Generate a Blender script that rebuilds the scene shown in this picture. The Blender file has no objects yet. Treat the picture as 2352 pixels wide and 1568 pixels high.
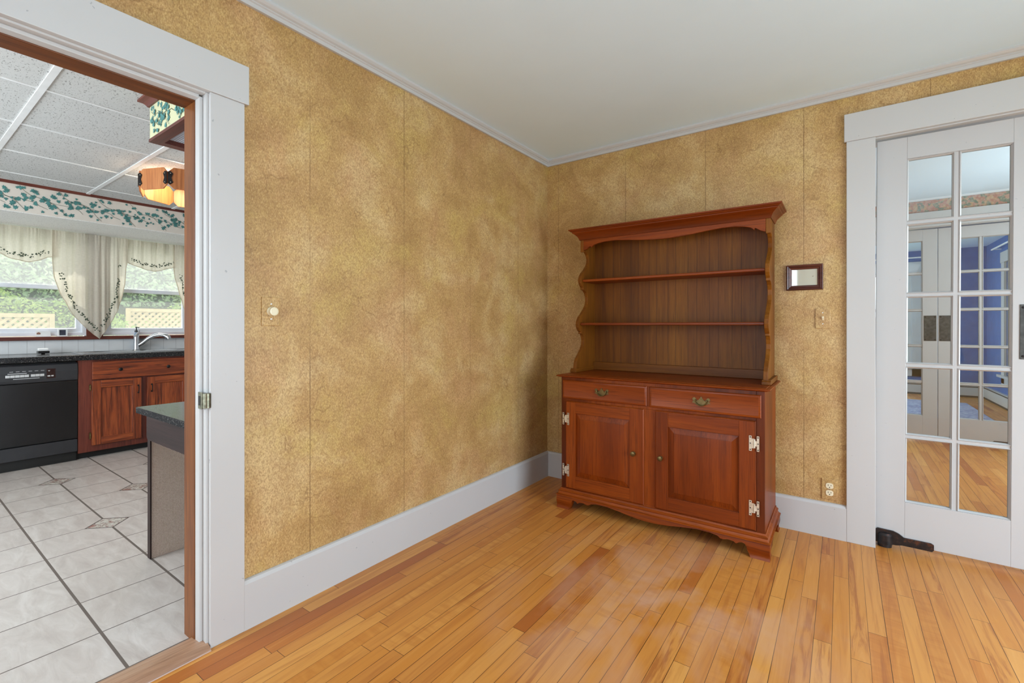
import bpy, bmesh, math, random
from mathutils import Vector

S = bpy.context.scene
COL = S.collection
R = math.radians
random.seed(7)

# ------------------------------------------------------------------ camera, world, lights, exposure
cam_d = bpy.data.cameras.new('camera')
cam = bpy.data.objects.new('camera', cam_d)
COL.objects.link(cam)
cam.location = (1.8638, -3.0797, 1.16)
cam.rotation_euler = (R(90), 0, R(35.573))
cam_d.sensor_width = 36.0
cam_d.lens = 36.0 * 1059.1 / 2352.0
cam_d.shift_y = (747.9 - 784.0) / 2352.0
cam_d.clip_start = 0.05
S.camera = cam

S.view_settings.view_transform = 'Standard'
S.view_settings.look = 'None'
S.view_settings.gamma = 1.0
S.view_settings.exposure = 0.0
S.view_settings.use_curve_mapping = False
S.cycles.max_bounces = 9
S.cycles.diffuse_bounces = 5
S.cycles.use_adaptive_sampling = True
S.cycles.adaptive_threshold = 0.02
S.cycles.glossy_bounces = 4
S.cycles.transmission_bounces = 4
S.cycles.transparent_max_bounces = 12
S.cycles.use_denoising = True
S.cycles.sample_clamp_indirect = 4.0
S.cycles.caustics_reflective = False
S.cycles.caustics_refractive = False

world = bpy.data.worlds.new('sky')
S.world = world
world.use_nodes = True
wn = world.node_tree
bg = wn.nodes['Background']
bg.inputs[0].default_value = (0.86, 0.93, 1.0, 1)
bg.inputs[1].default_value = 2.8

def area(name, loc, rot, sx, sy, power, col=(1, 1, 1), spread=180):
    d = bpy.data.lights.new(name, 'AREA')
    d.shape = 'RECTANGLE'; d.size = sx; d.size_y = sy; d.energy = power; d.color = col
    d.spread = R(spread)
    o = bpy.data.objects.new(name, d)
    COL.objects.link(o); o.location = loc; o.rotation_euler = rot
    return o

sun_d = bpy.data.lights.new('sun', 'SUN'); sun_d.energy = 8.0; sun_d.angle = R(1.0); sun_d.color = (1, .95, .86)
sun = bpy.data.objects.new('sun', sun_d); COL.objects.link(sun); sun.rotation_euler = (R(8), R(-27), 0)
# unseen area lights added as daylight fill in the dining room and other rooms
COOL = (.68, .855, 1.0)
area('fill_east', (4.12, -1.8, 1.05), (R(60), 0, R(90)), 2.0, 1.75, 106, COOL)
area('fill_south', (.86, -4.62, 1.15), (R(75), 0, R(0)), .92, 1.65, 22, COOL)
area('fill_kitchen', (-1.4, -4.75, 1.40), (R(90), 0, 0), 2.3, 1.4, 96, (.82, .93, 1))
area('fill_hall', (4.1, 1.6, 1.45), (R(90), 0, R(90)), 1.6, 1.4, 62, (.82, .93, 1))
area('fill_blue_room', (.8, 5.6, 1.45), (R(90), 0, R(-90)), 2.0, 1.4, 70, (.80, .93, 1))

# ------------------------------------------------------------------ material helpers
def lin(c):
    c = c / 255.0
    return c / 12.92 if c <= 0.04045 else ((c + 0.055) / 1.055) ** 2.4
def C(r, g, b):
    return (lin(r), lin(g), lin(b), 1.0)

class M:
    def __init__(s, name):
        s.m = bpy.data.materials.new(name); s.m.use_nodes = True
        s.t = s.m.node_tree; s.t.nodes.clear()
        s.out = s.t.nodes.new('ShaderNodeOutputMaterial')
    def n(s, typ, ins=None, **props):
        k = s.t.nodes.new(typ)
        for a, b in props.items(): setattr(k, a, b)
        for a, b in (ins or {}).items(): s.set(k.inputs[a], b)
        return k
    def set(s, sock, v):
        if isinstance(v, bpy.types.NodeSocket): s.t.links.new(v, sock)
        elif v is not None: sock.default_value = v
    def math(s, op, a, b=None, c=None, clamp=False):
        k = s.n('ShaderNodeMath', operation=op, use_clamp=clamp)
        s.set(k.inputs[0], a)
        if b is not None: s.set(k.inputs[1], b)
        if c is not None: s.set(k.inputs[2], c)
        return k.outputs[0]
    def pos(s): return s.n('ShaderNodeNewGeometry').outputs['Position']
    def obj(s, rnd=0.0):
        o = s.n('ShaderNodeTexCoord').outputs['Object']
        if rnd:
            r = s.n('ShaderNodeObjectInfo').outputs['Random']
            k = s.n('ShaderNodeVectorMath', operation='ADD'); s.set(k.inputs[0], o)
            s.set(k.inputs[1], s.math('MULTIPLY', r, rnd)); o = k.outputs[0]
        return o
    def sep(s, v):
        k = s.n('ShaderNodeSeparateXYZ', {0: v}); return k.outputs
    def comb(s, x=0.0, y=0.0, z=0.0):
        return s.n('ShaderNodeCombineXYZ', {0: x, 1: y, 2: z}).outputs[0]
    def map(s, v, scale=(1, 1, 1), loc=(0, 0, 0), rot=(0, 0, 0)):
        return s.n('ShaderNodeMapping', {'Vector': v, 'Scale': scale, 'Location': loc, 'Rotation': rot}).outputs[0]
    def noise(s, v, scale=5.0, detail=3.0, rough=0.5, dist=0.0):
        return s.n('ShaderNodeTexNoise', {'Vector': v, 'Scale': scale, 'Detail': detail, 'Roughness': rough, 'Distortion': dist}).outputs[0]
    def wnoise(s, v):
        return s.n('ShaderNodeTexWhiteNoise', {'Vector': v}, noise_dimensions='3D').outputs
    def ramp(s, f, stops, interp='LINEAR'):
        k = s.n('ShaderNodeValToRGB', {0: f}); cr = k.color_ramp; cr.interpolation = interp
        while len(cr.elements) < len(stops): cr.elements.new(0.5)
        for e, (p, c) in zip(cr.elements, stops):
            e.position = p; e.color = c if hasattr(c, '__len__') else (c, c, c, 1)
        return k.outputs[0]
    def mix(s, f, a, b, blend='MIX'):
        k = s.n('ShaderNodeMix', data_type='RGBA', blend_type=blend)
        s.set(k.inputs[0], f); s.set(k.inputs[6], a); s.set(k.inputs[7], b)
        return k.outputs[2]
    def bump(s, h, strength=0.3, dist=0.002):
        return s.n('ShaderNodeBump', {'Height': h, 'Strength': strength, 'Distance': dist}).outputs[0]
    def bsdf(s, color, rough=0.5, metal=0.0, spec=0.5, normal=None, coat=0.0, coat_rough=0.15, **kw):
        k = s.n('ShaderNodeBsdfPrincipled', {'Base Color': color, 'Roughness': rough, 'Metallic': metal,
                                            'Specular IOR Level': spec, 'Coat Weight': coat, 'Coat Roughness': coat_rough})
        if normal is not None: s.set(k.inputs['Normal'], normal)
        for a, b in kw.items(): s.set(k.inputs[a.replace('_', ' ')], b)
        return k.outputs[0]
    def done(s, sh):
        s.t.links.new(sh, s.out.inputs[0]); return s.m

def plain(name, col, rough=0.5, metal=0.0, spec=0.5, wob=0.04, scale=14.0, coat=0.0):
    k = M(name)
    f = k.noise(k.obj(3.0), scale, 3.0)
    a = tuple(max(0, c * (1 - wob)) for c in col[:3]) + (1,)
    b = tuple(min(1, c * (1 + wob)) for c in col[:3]) + (1,)
    c = k.ramp(f, [(0.3, a), (0.7, b)])
    return k.done(k.bsdf(c, rough, metal, spec, coat=coat))

def wood(name, dark, mid, light, axis='Z', rough=0.36, coat=0.25, fine=1.0, ringy=0.5, world_pos=False, spec=0.45):
    """varnished timber, grain running along one axis of the part"""
    k = M(name)
    sc = {'X': (0.9, 14, 14), 'Y': (14, 0.9, 14), 'Z': (14, 14, 0.9)}[axis]
    v = k.pos() if world_pos else k.obj(9.0)
    m = k.map(v, tuple(x * fine for x in sc))
    big = k.noise(k.map(v, tuple(x * 0.22 for x in sc)), 1.0, 3.0, 0.55, 0.6)
    g = k.noise(m, 1.6, 6.0, 0.62, 1.2)
    pores = k.noise(k.map(v, tuple((x * 6 if x > 2 else x * 3) for x in sc)), 2.0, 3.0, 0.6)
    f = k.math('ADD', k.math('MULTIPLY', g, ringy), k.math('MULTIPLY', big, 1 - ringy))
    c = k.ramp(f, [(0.34, dark), (0.5, mid), (0.66, light)])
    c = k.mix(k.ramp(pores, [(0.33, 0.55), (0.5, 0.0)]), c, dark)
    n = k.bump(pores, 0.12, 0.0006)
    rr = k.math('ADD', k.math('MULTIPLY', big, 0.18), rough - 0.09)
    return k.done(k.bsdf(c, rr, 0, spec, n, coat, 0.18))

# ------------------------------------------------------------------ materials of the setting
def wallpaper(name, axis, seams, zscale=1.0):
    k = M(name)
    p = k.pos(); x, y, z = k.sep(p)
    u = y if axis == 'Y' else x
    v = k.comb(u, 0.0, z) if axis != 'O' else k.obj(5.0)
    big = k.noise(v, 2.6, 5.0, 0.66, 0.4)
    med = k.noise(k.map(v, (8.5, 8.5, 6.5), (3.1, 0, 1.7)), 1.0, 6.0, 0.74, 0.3)
    hue = k.noise(k.map(v, (2.3, 2.3, 2.3), (7.7, 0, 3.0)), 1.0, 5.0, 0.66, 0.3)
    fl = k.noise(k.map(v, (230, 230, 120), (0, 0, 0), (0, R(25), 0)), 1.0, 2.0, 0.55, 0.3)
    f2 = k.noise(k.map(v, (85, 85, 55), (0, 0, 0), (0, R(-30), 0)), 1.0, 5.0, 0.72, 0.2)
    c = k.ramp(big, [(0.36, C(176, 140, 84)), (0.50, C(198, 162, 104)), (0.62, C(212, 182, 128))])
    c = k.mix(k.ramp(hue, [(0.52, 0.0), (0.64, 0.45)]), c, C(198, 152, 110))
    c = k.mix(k.ramp(hue, [(0.36, 0.55), (0.47, 0.0)]), c, C(202, 174, 98))
    c = k.mix(k.ramp(med, [(0.46, 0.0), (0.72, 0.55)]), c, C(156, 114, 68))
    c = k.mix(k.ramp(fl, [(0.34, 0.55), (0.52, 0.0)]), c, C(138, 100, 54))
    c = k.mix(k.ramp(fl, [(0.54, 0.0), (0.66, 0.32)]), c, C(222, 194, 142))
    c = k.mix(k.ramp(f2, [(0.36, 0.50), (0.55, 0.0)]), c, C(142, 104, 62))
    wv = k.n('ShaderNodeVectorMath', {0: v, 1: k.n('ShaderNodeVectorMath', {0: k.n('ShaderNodeTexNoise', {'Vector': v, 'Scale': 9.0, 'Detail': 3.0}).outputs[1], 1: (.13, .13, .13)}, operation='MULTIPLY').outputs[0]}, operation='ADD').outputs[0]
    ed = k.n('ShaderNodeTexVoronoi', {'Vector': wv, 'Scale': 7.5}, feature='DISTANCE_TO_EDGE').outputs[0]
    cre = k.math('MULTIPLY', k.ramp(ed, [(0.006, 1.0), (0.022, 0.0)]), k.ramp(k.noise(k.map(v, (6, 6, 6), (1, 0, 5)), 1.0, 2.0), [(0.52, 0.0), (0.62, 0.42)]))
    c = k.mix(cre, c, C(128, 90, 48))
    h = k.math('SUBTRACT', k.math('MULTIPLY', fl, 0.5), k.math('MULTIPLY', cre, 0.8))
    if seams:
        wob = k.math('MULTIPLY', k.math('SUBTRACT', k.noise(k.comb(0.0, 0.0, z), 2.2, 2.0), 0.5), 0.004)
        acc = None
        for i, sx in enumerate(seams):
            d = k.math('ABSOLUTE', k.math('SUBTRACT', k.math('ADD', u, wob), sx))
            w = k.math('LESS_THAN', d, 0.0016)
            acc = w if acc is None else k.math('MAXIMUM', acc, w)
        fade = k.ramp(k.noise(k.comb(u, 0.0, z), 1.3, 2.0), [(0.38, 0.08), (0.58, 0.75)])
        c = k.mix(k.math('MULTIPLY', acc, fade), c, C(104, 72, 40))
        h = k.math('SUBTRACT', h, k.math('MULTIPLY', acc, 0.9))
    n = k.bump(h, 0.25, 0.002)
    return k.done(k.bsdf(c, 0.46, 0, 0.42, n))

def floorboards(name):
    k = M(name)
    W = 0.0556
    p = k.pos(); x, y, z = k.sep(p)
    bx = k.math('DIVIDE', k.math('ADD', x, 0.0008), W)
    ib = k.math('FLOOR', bx); fb = k.math('FRACT', bx)
    r1 = k.wnoise(k.comb(ib, 3.3, 0.0))[0]
    ln = k.math('ADD', 0.62, k.math('MULTIPLY', k.wnoise(k.comb(ib, 9.1, 2.0))[0], 0.55))
    by = k.math('DIVIDE', k.math('ADD', y, k.math('MULTIPLY', r1, 5.0)), ln)
    iy = k.math('FLOOR', by); fy = k.math('FRACT', by)
    idv = k.comb(ib, iy, 1.0)
    rnd = k.wnoise(idv)
    ra = rnd[0]; rc = k.sep(rnd[1])
    # grain, offset for each board
    off = k.n('ShaderNodeVectorMath', {0: rnd[1], 1: (13.0, 17.0, 9.0)}, operation='MULTIPLY').outputs[0]
    gv = k.n('ShaderNodeVectorMath', {0: k.map(p, (14, 0.9, 1)), 1: off}, operation='ADD').outputs[0]
    g = k.noise(gv, 1.6, 5.0, 0.6, 1.6)
    fig = k.noise(k.n('ShaderNodeVectorMath', {0: k.map(p, (5, 26, 1)), 1: off}, operation='ADD').outputs[0], 1.0, 2.0, 0.5, 0.8)
    base = k.ramp(ra, [(0.0, C(190, 120, 54)), (0.25, C(206, 140, 68)), (0.5, C(200, 130, 56)), (0.75, C(216, 154, 80)), (0.93, C(194, 120, 50)), (1.0, C(170, 96, 42))])
    c = k.mix(k.ramp(g, [(0.50, 0.0), (0.72, 0.60)]), base, C(168, 98, 46))
    c = k.mix(k.ramp(g, [(0.28, 0.30), (0.44, 0.0)]), c, C(232, 172, 98))
    heart = k.math('MULTIPLY', k.ramp(g, [(0.48, 0.0), (0.62, 0.55), (0.74, 0.15)]), k.math('GREATER_THAN', rc[1], 0.84))
    c = k.mix(heart, c, C(146, 74, 34))
    curl = k.math('MULTIPLY', k.ramp(fig, [(0.42, 0.0), (0.66, 0.32)]), k.math('GREATER_THAN', rc[2], 0.8))
    c = k.mix(curl, c, C(170, 96, 34))
    # gaps
    gx = k.math('MINIMUM', fb, k.math('SUBTRACT', 1.0, fb))
    gapw = k.math('ADD', 0.009, k.math('MULTIPLY', k.wnoise(k.comb(k.math('ROUND', bx), 1.7, 0.0))[0], 0.012))
    gap = k.math('LESS_THAN', gx, gapw)
    gy = k.math('MULTIPLY', k.math('MINIMUM', fy, k.math('SUBTRACT', 1.0, fy)), ln)
    gap2 = k.math('LESS_THAN', gy, 0.0009)
    gap = k.math('MAXIMUM', gap, gap2)
    c = k.mix(k.math('MULTIPLY', gap, 0.92), c, C(54, 26, 10))
    # worn, scuffed finish in front of the furniture
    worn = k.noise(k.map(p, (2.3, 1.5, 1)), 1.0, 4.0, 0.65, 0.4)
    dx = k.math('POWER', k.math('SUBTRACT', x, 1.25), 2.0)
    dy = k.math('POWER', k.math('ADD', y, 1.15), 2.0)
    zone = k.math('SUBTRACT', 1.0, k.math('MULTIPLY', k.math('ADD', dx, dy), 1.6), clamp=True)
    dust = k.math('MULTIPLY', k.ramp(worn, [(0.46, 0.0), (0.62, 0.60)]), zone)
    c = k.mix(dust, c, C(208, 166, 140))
    rough = k.math('ADD', 0.34, k.math('MULTIPLY', worn, 0.16))
    h = k.math('SUBTRACT', k.math('MULTIPLY', g, 0.15), gap)
    n = k.bump(h, 0.3, 0.0012)
    return k.done(k.bsdf(c, rough, 0, 0.38, n, 0.12, 0.22))

def paint(name, col, rough=0.38, chips=0.0, spec=0.45):
    k = M(name)
    v = k.pos()
    f = k.noise(v, 2.2, 3.0)
    st = k.noise(k.map(v, (60, 60, 2.0)), 1.0, 2.0)
    a = tuple(c * 0.965 for c in col[:3]) + (1,)
    c = k.ramp(f, [(0.3, a), (0.7, col)])
    if chips:
        ch = k.noise(v, 46.0, 2.0, 0.5)
        c = k.mix(k.ramp(ch, [(0.745, 0.0), (0.77, chips)]), c, C(120, 122, 128))
    n = k.bump(st, 0.08, 0.0006)
    return k.done(k.bsdf(c, rough, 0, spec, n))

def kitchen_tiles(name):
    k = M(name)
    p = k.pos(); x, y, z = k.sep(p)
    W = 0.3085
    ux = k.math('DIVIDE', k.math('ADD', x, 0.105 + W * 40), W)
    uy = k.math('DIVIDE', k.math('ADD', y, 2.566 + W * 40), W)
    fx = k.math('FRACT', ux); fy = k.math('FRACT', uy)
    ix = k.math('FLOOR', ux); iy = k.math('FLOOR', uy)
    rnd = k.wnoise(k.comb(ix, iy, 0.0))
    ex = k.math('MINIMUM', fx, k.math('SUBTRACT', 1.0, fx))
    ey = k.math('MINIMUM', fy, k.math('SUBTRACT', 1.0, fy))
    grout = k.math('MAXIMUM', k.math('LESS_THAN', ex, 0.009), k.math('LESS_THAN', ey, 0.016))
    v = k.n('ShaderNodeVectorMath', {0: k.map(p, (5, 16, 1), (0, 0, 0), (0, 0, R(20))), 1: k.n('ShaderNodeVectorMath', {0: rnd[1], 1: (20., 20., 0.)}, operation='MULTIPLY').outputs[0]}, operation='ADD').outputs[0]
    cl = k.noise(v, 1.0, 6.0, 0.68, 0.8)
    c = k.ramp(cl, [(0.25, C(176, 163, 155)), (0.48, C(197, 186, 178)), (0.7, C(214, 205, 198))])
    c = k.mix(k.ramp(k.noise(v, 2.6, 5.0, 0.7), [(0.62, 0.0), (0.75, 0.35)]), c, C(164, 152, 142))
    c = k.mix(k.math('MULTIPLY', rnd[0], 0.25), c, C(196, 184, 176))
    # decorative diamond insets
    acc = None; acc_in = None
    for cx, cy in ((-1.6475, -2.2575), (-2.2645, -1.949), (-2.8815, -2.2575), (-2.8815, -1.6405)):
        d = k.math('ADD', k.math('ABSOLUTE', k.math('SUBTRACT', x, cx)), k.math('ABSOLUTE', k.math('SUBTRACT', y, cy)))
        o = k.math('LESS_THAN', d, 0.105); i = k.math('LESS_THAN', d, 0.094)
        acc = o if acc is None else k.math('MAXIMUM', acc, o)
        acc_in = i if acc_in is None else k.math('MAXIMUM', acc_in, i)
    mott = k.noise(p, 34.0, 4.0, 0.6, 1.2)
    dc = k.ramp(mott, [(0.40, C(206, 200, 190)), (0.52, C(188, 178, 166)), (0.56, C(110, 92, 84)), (0.62, C(150, 84, 70)), (0.70, C(196, 190, 180))])
    c = k.mix(grout, c, C(104, 92, 84))
    c = k.mix(acc, c, C(84, 74, 68))
    c = k.mix(acc_in, c, dc)
    gm = k.math('MAXIMUM', k.math('MULTIPLY', grout, k.math('SUBTRACT', 1.0, acc)), k.math('SUBTRACT', acc, acc_in))
    rough = k.math('ADD', k.math('ADD', 0.25, k.math('MULTIPLY', cl, 0.25)), k.math('MULTIPLY', gm, 0.35))
    n = k.bump(k.math('SUBTRACT', k.math('MULTIPLY', cl, 0.35), gm), 0.35, 0.0025)
    return k.done(k.bsdf(c, rough, 0, 0.5, n))

def acoustic(name, base=(206, 206, 204), fleck=.85):
    k = M(name)
    p = k.pos()
    a = k.noise(k.map(p, (62, 165, 62), (0, 0, 0), (0, 0, R(35))), 1.0, 2.0, 0.6, 0.6)
    b = k.noise(p, 160.0, 2.0)
    c = k.mix(k.ramp(a, [(0.60, 0.0), (0.65, fleck * .8)]), C(*base), C(112, 110, 106))
    c = k.mix(k.ramp(b, [(0.62, 0.0), (0.7, 0.4)]), c, C(160, 158, 154))
    return k.done(k.bsdf(c, 0.9, 0, 0.1, k.bump(a, -0.2, 0.003)))

def granite(name, rough=0.17, spec=0.45):
    k = M(name)
    v = k.obj(2.0)
    a = k.n('ShaderNodeTexVoronoi', {'Vector': v, 'Scale': 260.0}).outputs[1]
    f = k.sep(a)[0]
    c = k.ramp(f, [(0.0, C(14, 14, 16)), (0.6, C(26, 26, 28)), (0.9, C(52, 50, 50)), (1.0, C(112, 108, 104))])
    return k.done(k.bsdf(c, rough, 0, spec))

def glass(name, tint=(0.96, 0.98, 0.97, 1), wavy=0.0, haze=0.0):
    k = M(name)
    tr = k.n('ShaderNodeBsdfTransparent', {'Color': tint}).outputs[0]
    if haze:      # insect screen and dust on the pane
        tl = k.n('ShaderNodeBsdfTranslucent', {'Color': (.9, .92, .92, 1)}).outputs[0]
        hz = k.n('ShaderNodeMixShader', {0: haze}); k.set(hz.inputs[1], tr); k.set(hz.inputs[2], tl); tr = hz.outputs[0]
    nrm = None
    if wavy:
        nrm = k.bump(k.noise(k.map(k.obj(4.0), (5, 5, 3)), 1.0, 2.0), wavy, 0.01)
    gl = k.n('ShaderNodeBsdfGlossy', {'Color': (1, 1, 1, 1), 'Roughness': 0.03})
    if nrm is not None: k.set(gl.inputs['Normal'], nrm)
    fc = k.n('ShaderNodeLayerWeight', {0: 0.5}).outputs['Facing']      # Schlick, alike from both faces of the thin pane
    mx = k.n('ShaderNodeMixShader', {0: k.math('ADD', 0.045, k.math('MULTIPLY', k.math('POWER', fc, 5.0), 0.9), clamp=True)})
    k.set(mx.inputs[1], tr); k.set(mx.inputs[2], gl.outputs[0])
    return k.done(mx.outputs[0])

def fabric(name, col, trans=0.5, stripes=600.0):
    k = M(name)
    v = k.obj(0.0)
    w = k.noise(k.map(v, (300, 300, 40)), 1.0, 2.0)
    w2 = k.noise(k.map(v, (30, 30, 300)), 1.0, 2.0)
    f = k.math('MULTIPLY', k.math('ADD', w, w2), 0.5)
    a = tuple(c * 0.86 for c in col[:3]) + (1,)
    c = k.ramp(f, [(0.35, a), (0.65, col)])
    d = k.n('ShaderNodeBsdfDiffuse', {'Color': c}).outputs[0]
    t = k.n('ShaderNodeBsdfTranslucent', {'Color': c}).outputs[0]
    mx = k.n('ShaderNodeMixShader', {0: trans}); k.set(mx.inputs[1], d); k.set(mx.inputs[2], t)
    return k.done(mx.outputs[0])

def leafmat(name, c1, c2, c3, trans=0.35):
    k = M(name)
    r = k.noise(k.pos(), 7.0, 3.0, 0.6)
    r2 = k.wnoise(k.map(k.pos(), (9, 9, 9)))[0]
    f = k.math('ADD', k.math('MULTIPLY', r, 0.7), k.math('MULTIPLY', r2, 0.3))
    c = k.ramp(f, [(0.3, c1), (0.5, c2), (0.68, c3)])
    d = k.n('ShaderNodeBsdfDiffuse', {'Color': c}).outputs[0]
    t = k.n('ShaderNodeBsdfTranslucent', {'Color': c}).outputs[0]
    mx = k.n('ShaderNodeMixShader', {0: trans}); k.set(mx.inputs[1], d); k.set(mx.inputs[2], t)
    return k.done(mx.outputs[0])

MAT = {}
MAT['paper_left'] = wallpaper('wallpaper_left', 'Y', [-1.97, -1.445, -0.917, -0.40])
MAT['paper_right'] = wallpaper('wallpaper_right', 'X', [0.10, 0.636, 1.163, 1.689, 2.223, 2.75])
MAT['paper_plate'] = wallpaper('wallpaper_plate_left', 'Y', [])
MAT['paper_plate_r'] = wallpaper('wallpaper_plate_right', 'X', [])
MAT['floor'] = floorboards('maple_boards')
MAT['ceiling'] = paint('ceiling_paint', C(221, 241, 255), 0.85, spec=0.15)
MAT['trim'] = paint('white_trim_paint', C(195, 194, 193), 0.36, 0.5)
MAT['door'] = paint('white_door_paint', C(190, 189, 189), 0.36, 0.25)
MAT['hallwall'] = paint('hall_wall_paint', C(222, 222, 222), 0.7)
MAT['tiles'] = kitchen_tiles('kitchen_tiles')
MAT['acoustic'] = acoustic('acoustic_tile')
MAT['lit_soffit_tile'] = acoustic('lit_soffit_tile', (244, 243, 240), .45)  # paler copy of the ceiling tile; bounced window light put into its colour
MAT['tbar'] = plain('white_metal', C(232, 232, 232), 0.45)
MAT['granite'] = granite('black_granite')
MAT['granite_matte'] = granite('matte_counter_edge', .6, .15)
MAT['glass'] = glass('window_glass', (0.95, 0.97, 0.96, 1), haze=.11)
MAT['glass_upper'] = glass('double_window_glass', (0.95, 0.97, 0.96, 1), haze=.20)
MAT['old_glass'] = glass('old_wavy_glass', (0.95, 0.97, 0.96, 1), 0.25)
chd, chm, chl = C(78, 28, 4), C(124, 52, 9), C(152, 72, 15)
for ax in 'XYZ':
    MAT['cherry' + ax] = wood('cherry_' + ax, chd, chm, chl, ax, 0.38, 0.05, 0.75, 0.28, spec=.24)
    MAT['maple' + ax] = wood('brown_maple_' + ax, C(88, 46, 10), C(120, 68, 16), C(144, 90, 24), ax, 0.42, 0.0, 0.9, 0.35, spec=.25)
    MAT['jamb' + ax] = wood('jamb_wood_' + ax, C(60, 28, 7), C(104, 54, 16), C(132, 76, 28), ax, 0.36, 0.0, spec=.28)
    MAT['oak' + ax] = wood('red_oak_' + ax, C(60, 22, 12), C(138, 62, 28), C(172, 88, 42), ax, 0.42, 0.12, 1.3, 0.8)
    MAT['mahog' + ax] = wood('dark_red_wood_' + ax, C(62, 22, 16), C(98, 42, 30), C(122, 58, 42), ax, 0.42, 0.12)
    MAT['thresh' + ax] = wood('worn_threshold_' + ax, C(120, 84, 62), C(176, 136, 108), C(206, 172, 144), ax, 0.34, 0.2)
    MAT['frame' + ax] = wood('dark_frame_' + ax, C(38, 14, 10), C(76, 34, 26), C(100, 52, 40), ax, 0.32, 0.3)
    MAT['lampwood' + ax] = wood('lamp_wood_' + ax, C(150, 84, 44), C(196, 124, 72), C(214, 148, 92), ax, 0.5, 0.0)
    MAT['espresso' + ax] = wood('espresso_' + ax, C(30, 20, 19), C(50, 34, 32), C(64, 46, 43), ax, 0.5, 0.0, spec=.25)
MAT['tarnish'] = plain('tarnished_metal', C(128, 126, 108), 0.38, 0.9, wob=0.4, scale=90)
MAT['brass'] = plain('aged_brass', C(116, 100, 66), 0.36, 0.95, wob=0.25, scale=60)
MAT['nickel'] = plain('worn_nickel', C(214, 206, 190), 0.32, 0.75, wob=0.16, scale=90)
def rusty():
    k = M('rusty_iron'); v = k.obj(0)
    f = k.noise(k.map(v, (26, 26, 26)), 1.0, 5.0, .7)
    c = k.ramp(f, [(0.3, C(28, 26, 28)), (0.55, C(48, 42, 42)), (0.64, C(96, 60, 44)), (0.75, C(58, 46, 44))])
    return k.done(k.bsdf(c, .42, .45, .5, k.bump(f, .4, .002)))
MAT['rust'] = rusty()
MAT['iron'] = plain('black_iron', C(40, 36, 36), 0.42, 0.6, wob=0.4, scale=30)
MAT['plate_metal'] = plain('dark_hammered_plate', C(78, 78, 76), 0.45, 0.6, wob=0.35, scale=40)
MAT['steel'] = plain('brushed_steel', C(198, 200, 204), 0.24, 1.0, wob=0.05)
MAT['black'] = plain('black_enamel', C(16, 16, 18), 0.26, wob=0.2)
MAT['black_soft'] = plain('charcoal_plastic', C(44, 44, 47), 0.42, wob=0.1)
MAT['toe'] = plain('black_toe_kick', C(20, 19, 18), 0.6)
MAT['white'] = plain('white_plastic', C(238, 238, 238), 0.4)
MAT['silver_print'] = plain('silver_print', C(205, 205, 205), 0.35, 0.3)
MAT['vinyl'] = plain('white_vinyl', C(232, 234, 240), 0.35)
MAT['ivory'] = plain('ivory_plastic', C(232, 222, 192), 0.3)
MAT['slot'] = plain('dark_slot', C(24, 20, 18), 0.7)
MAT['cream_paper'] = plain('cream_paper', C(220, 210, 198), 0.8, wob=0.02)
MAT['cream_paper_y'] = plain('pale_yellow_paper', C(206, 204, 166), 0.8, wob=0.02)
MAT['teal'] = plain('teal_print', C(72, 126, 122), 0.75, wob=0.3, scale=40)
MAT['vine'] = plain('olive_print', C(70, 82, 64), 0.8, wob=0.2)
MAT['linen'] = fabric('linen_curtain', C(238, 229, 213), 0.5)
MAT['blue'] = plain('blue_wall_paint', C(60, 104, 166), 0.75, wob=0.10, scale=8)
MAT['backsplash'] = plain('white_wall_tile', C(232, 233, 234), 0.25, wob=0.02)
MAT['grout'] = plain('grey_grout', C(196, 196, 196), 0.8)
MAT['seam'] = plain('shadow_gap', C(60, 56, 52), 0.8)
MAT['joint'] = plain('brown_joint', C(66, 30, 10), .6)
MAT['bulb'] = None

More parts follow.
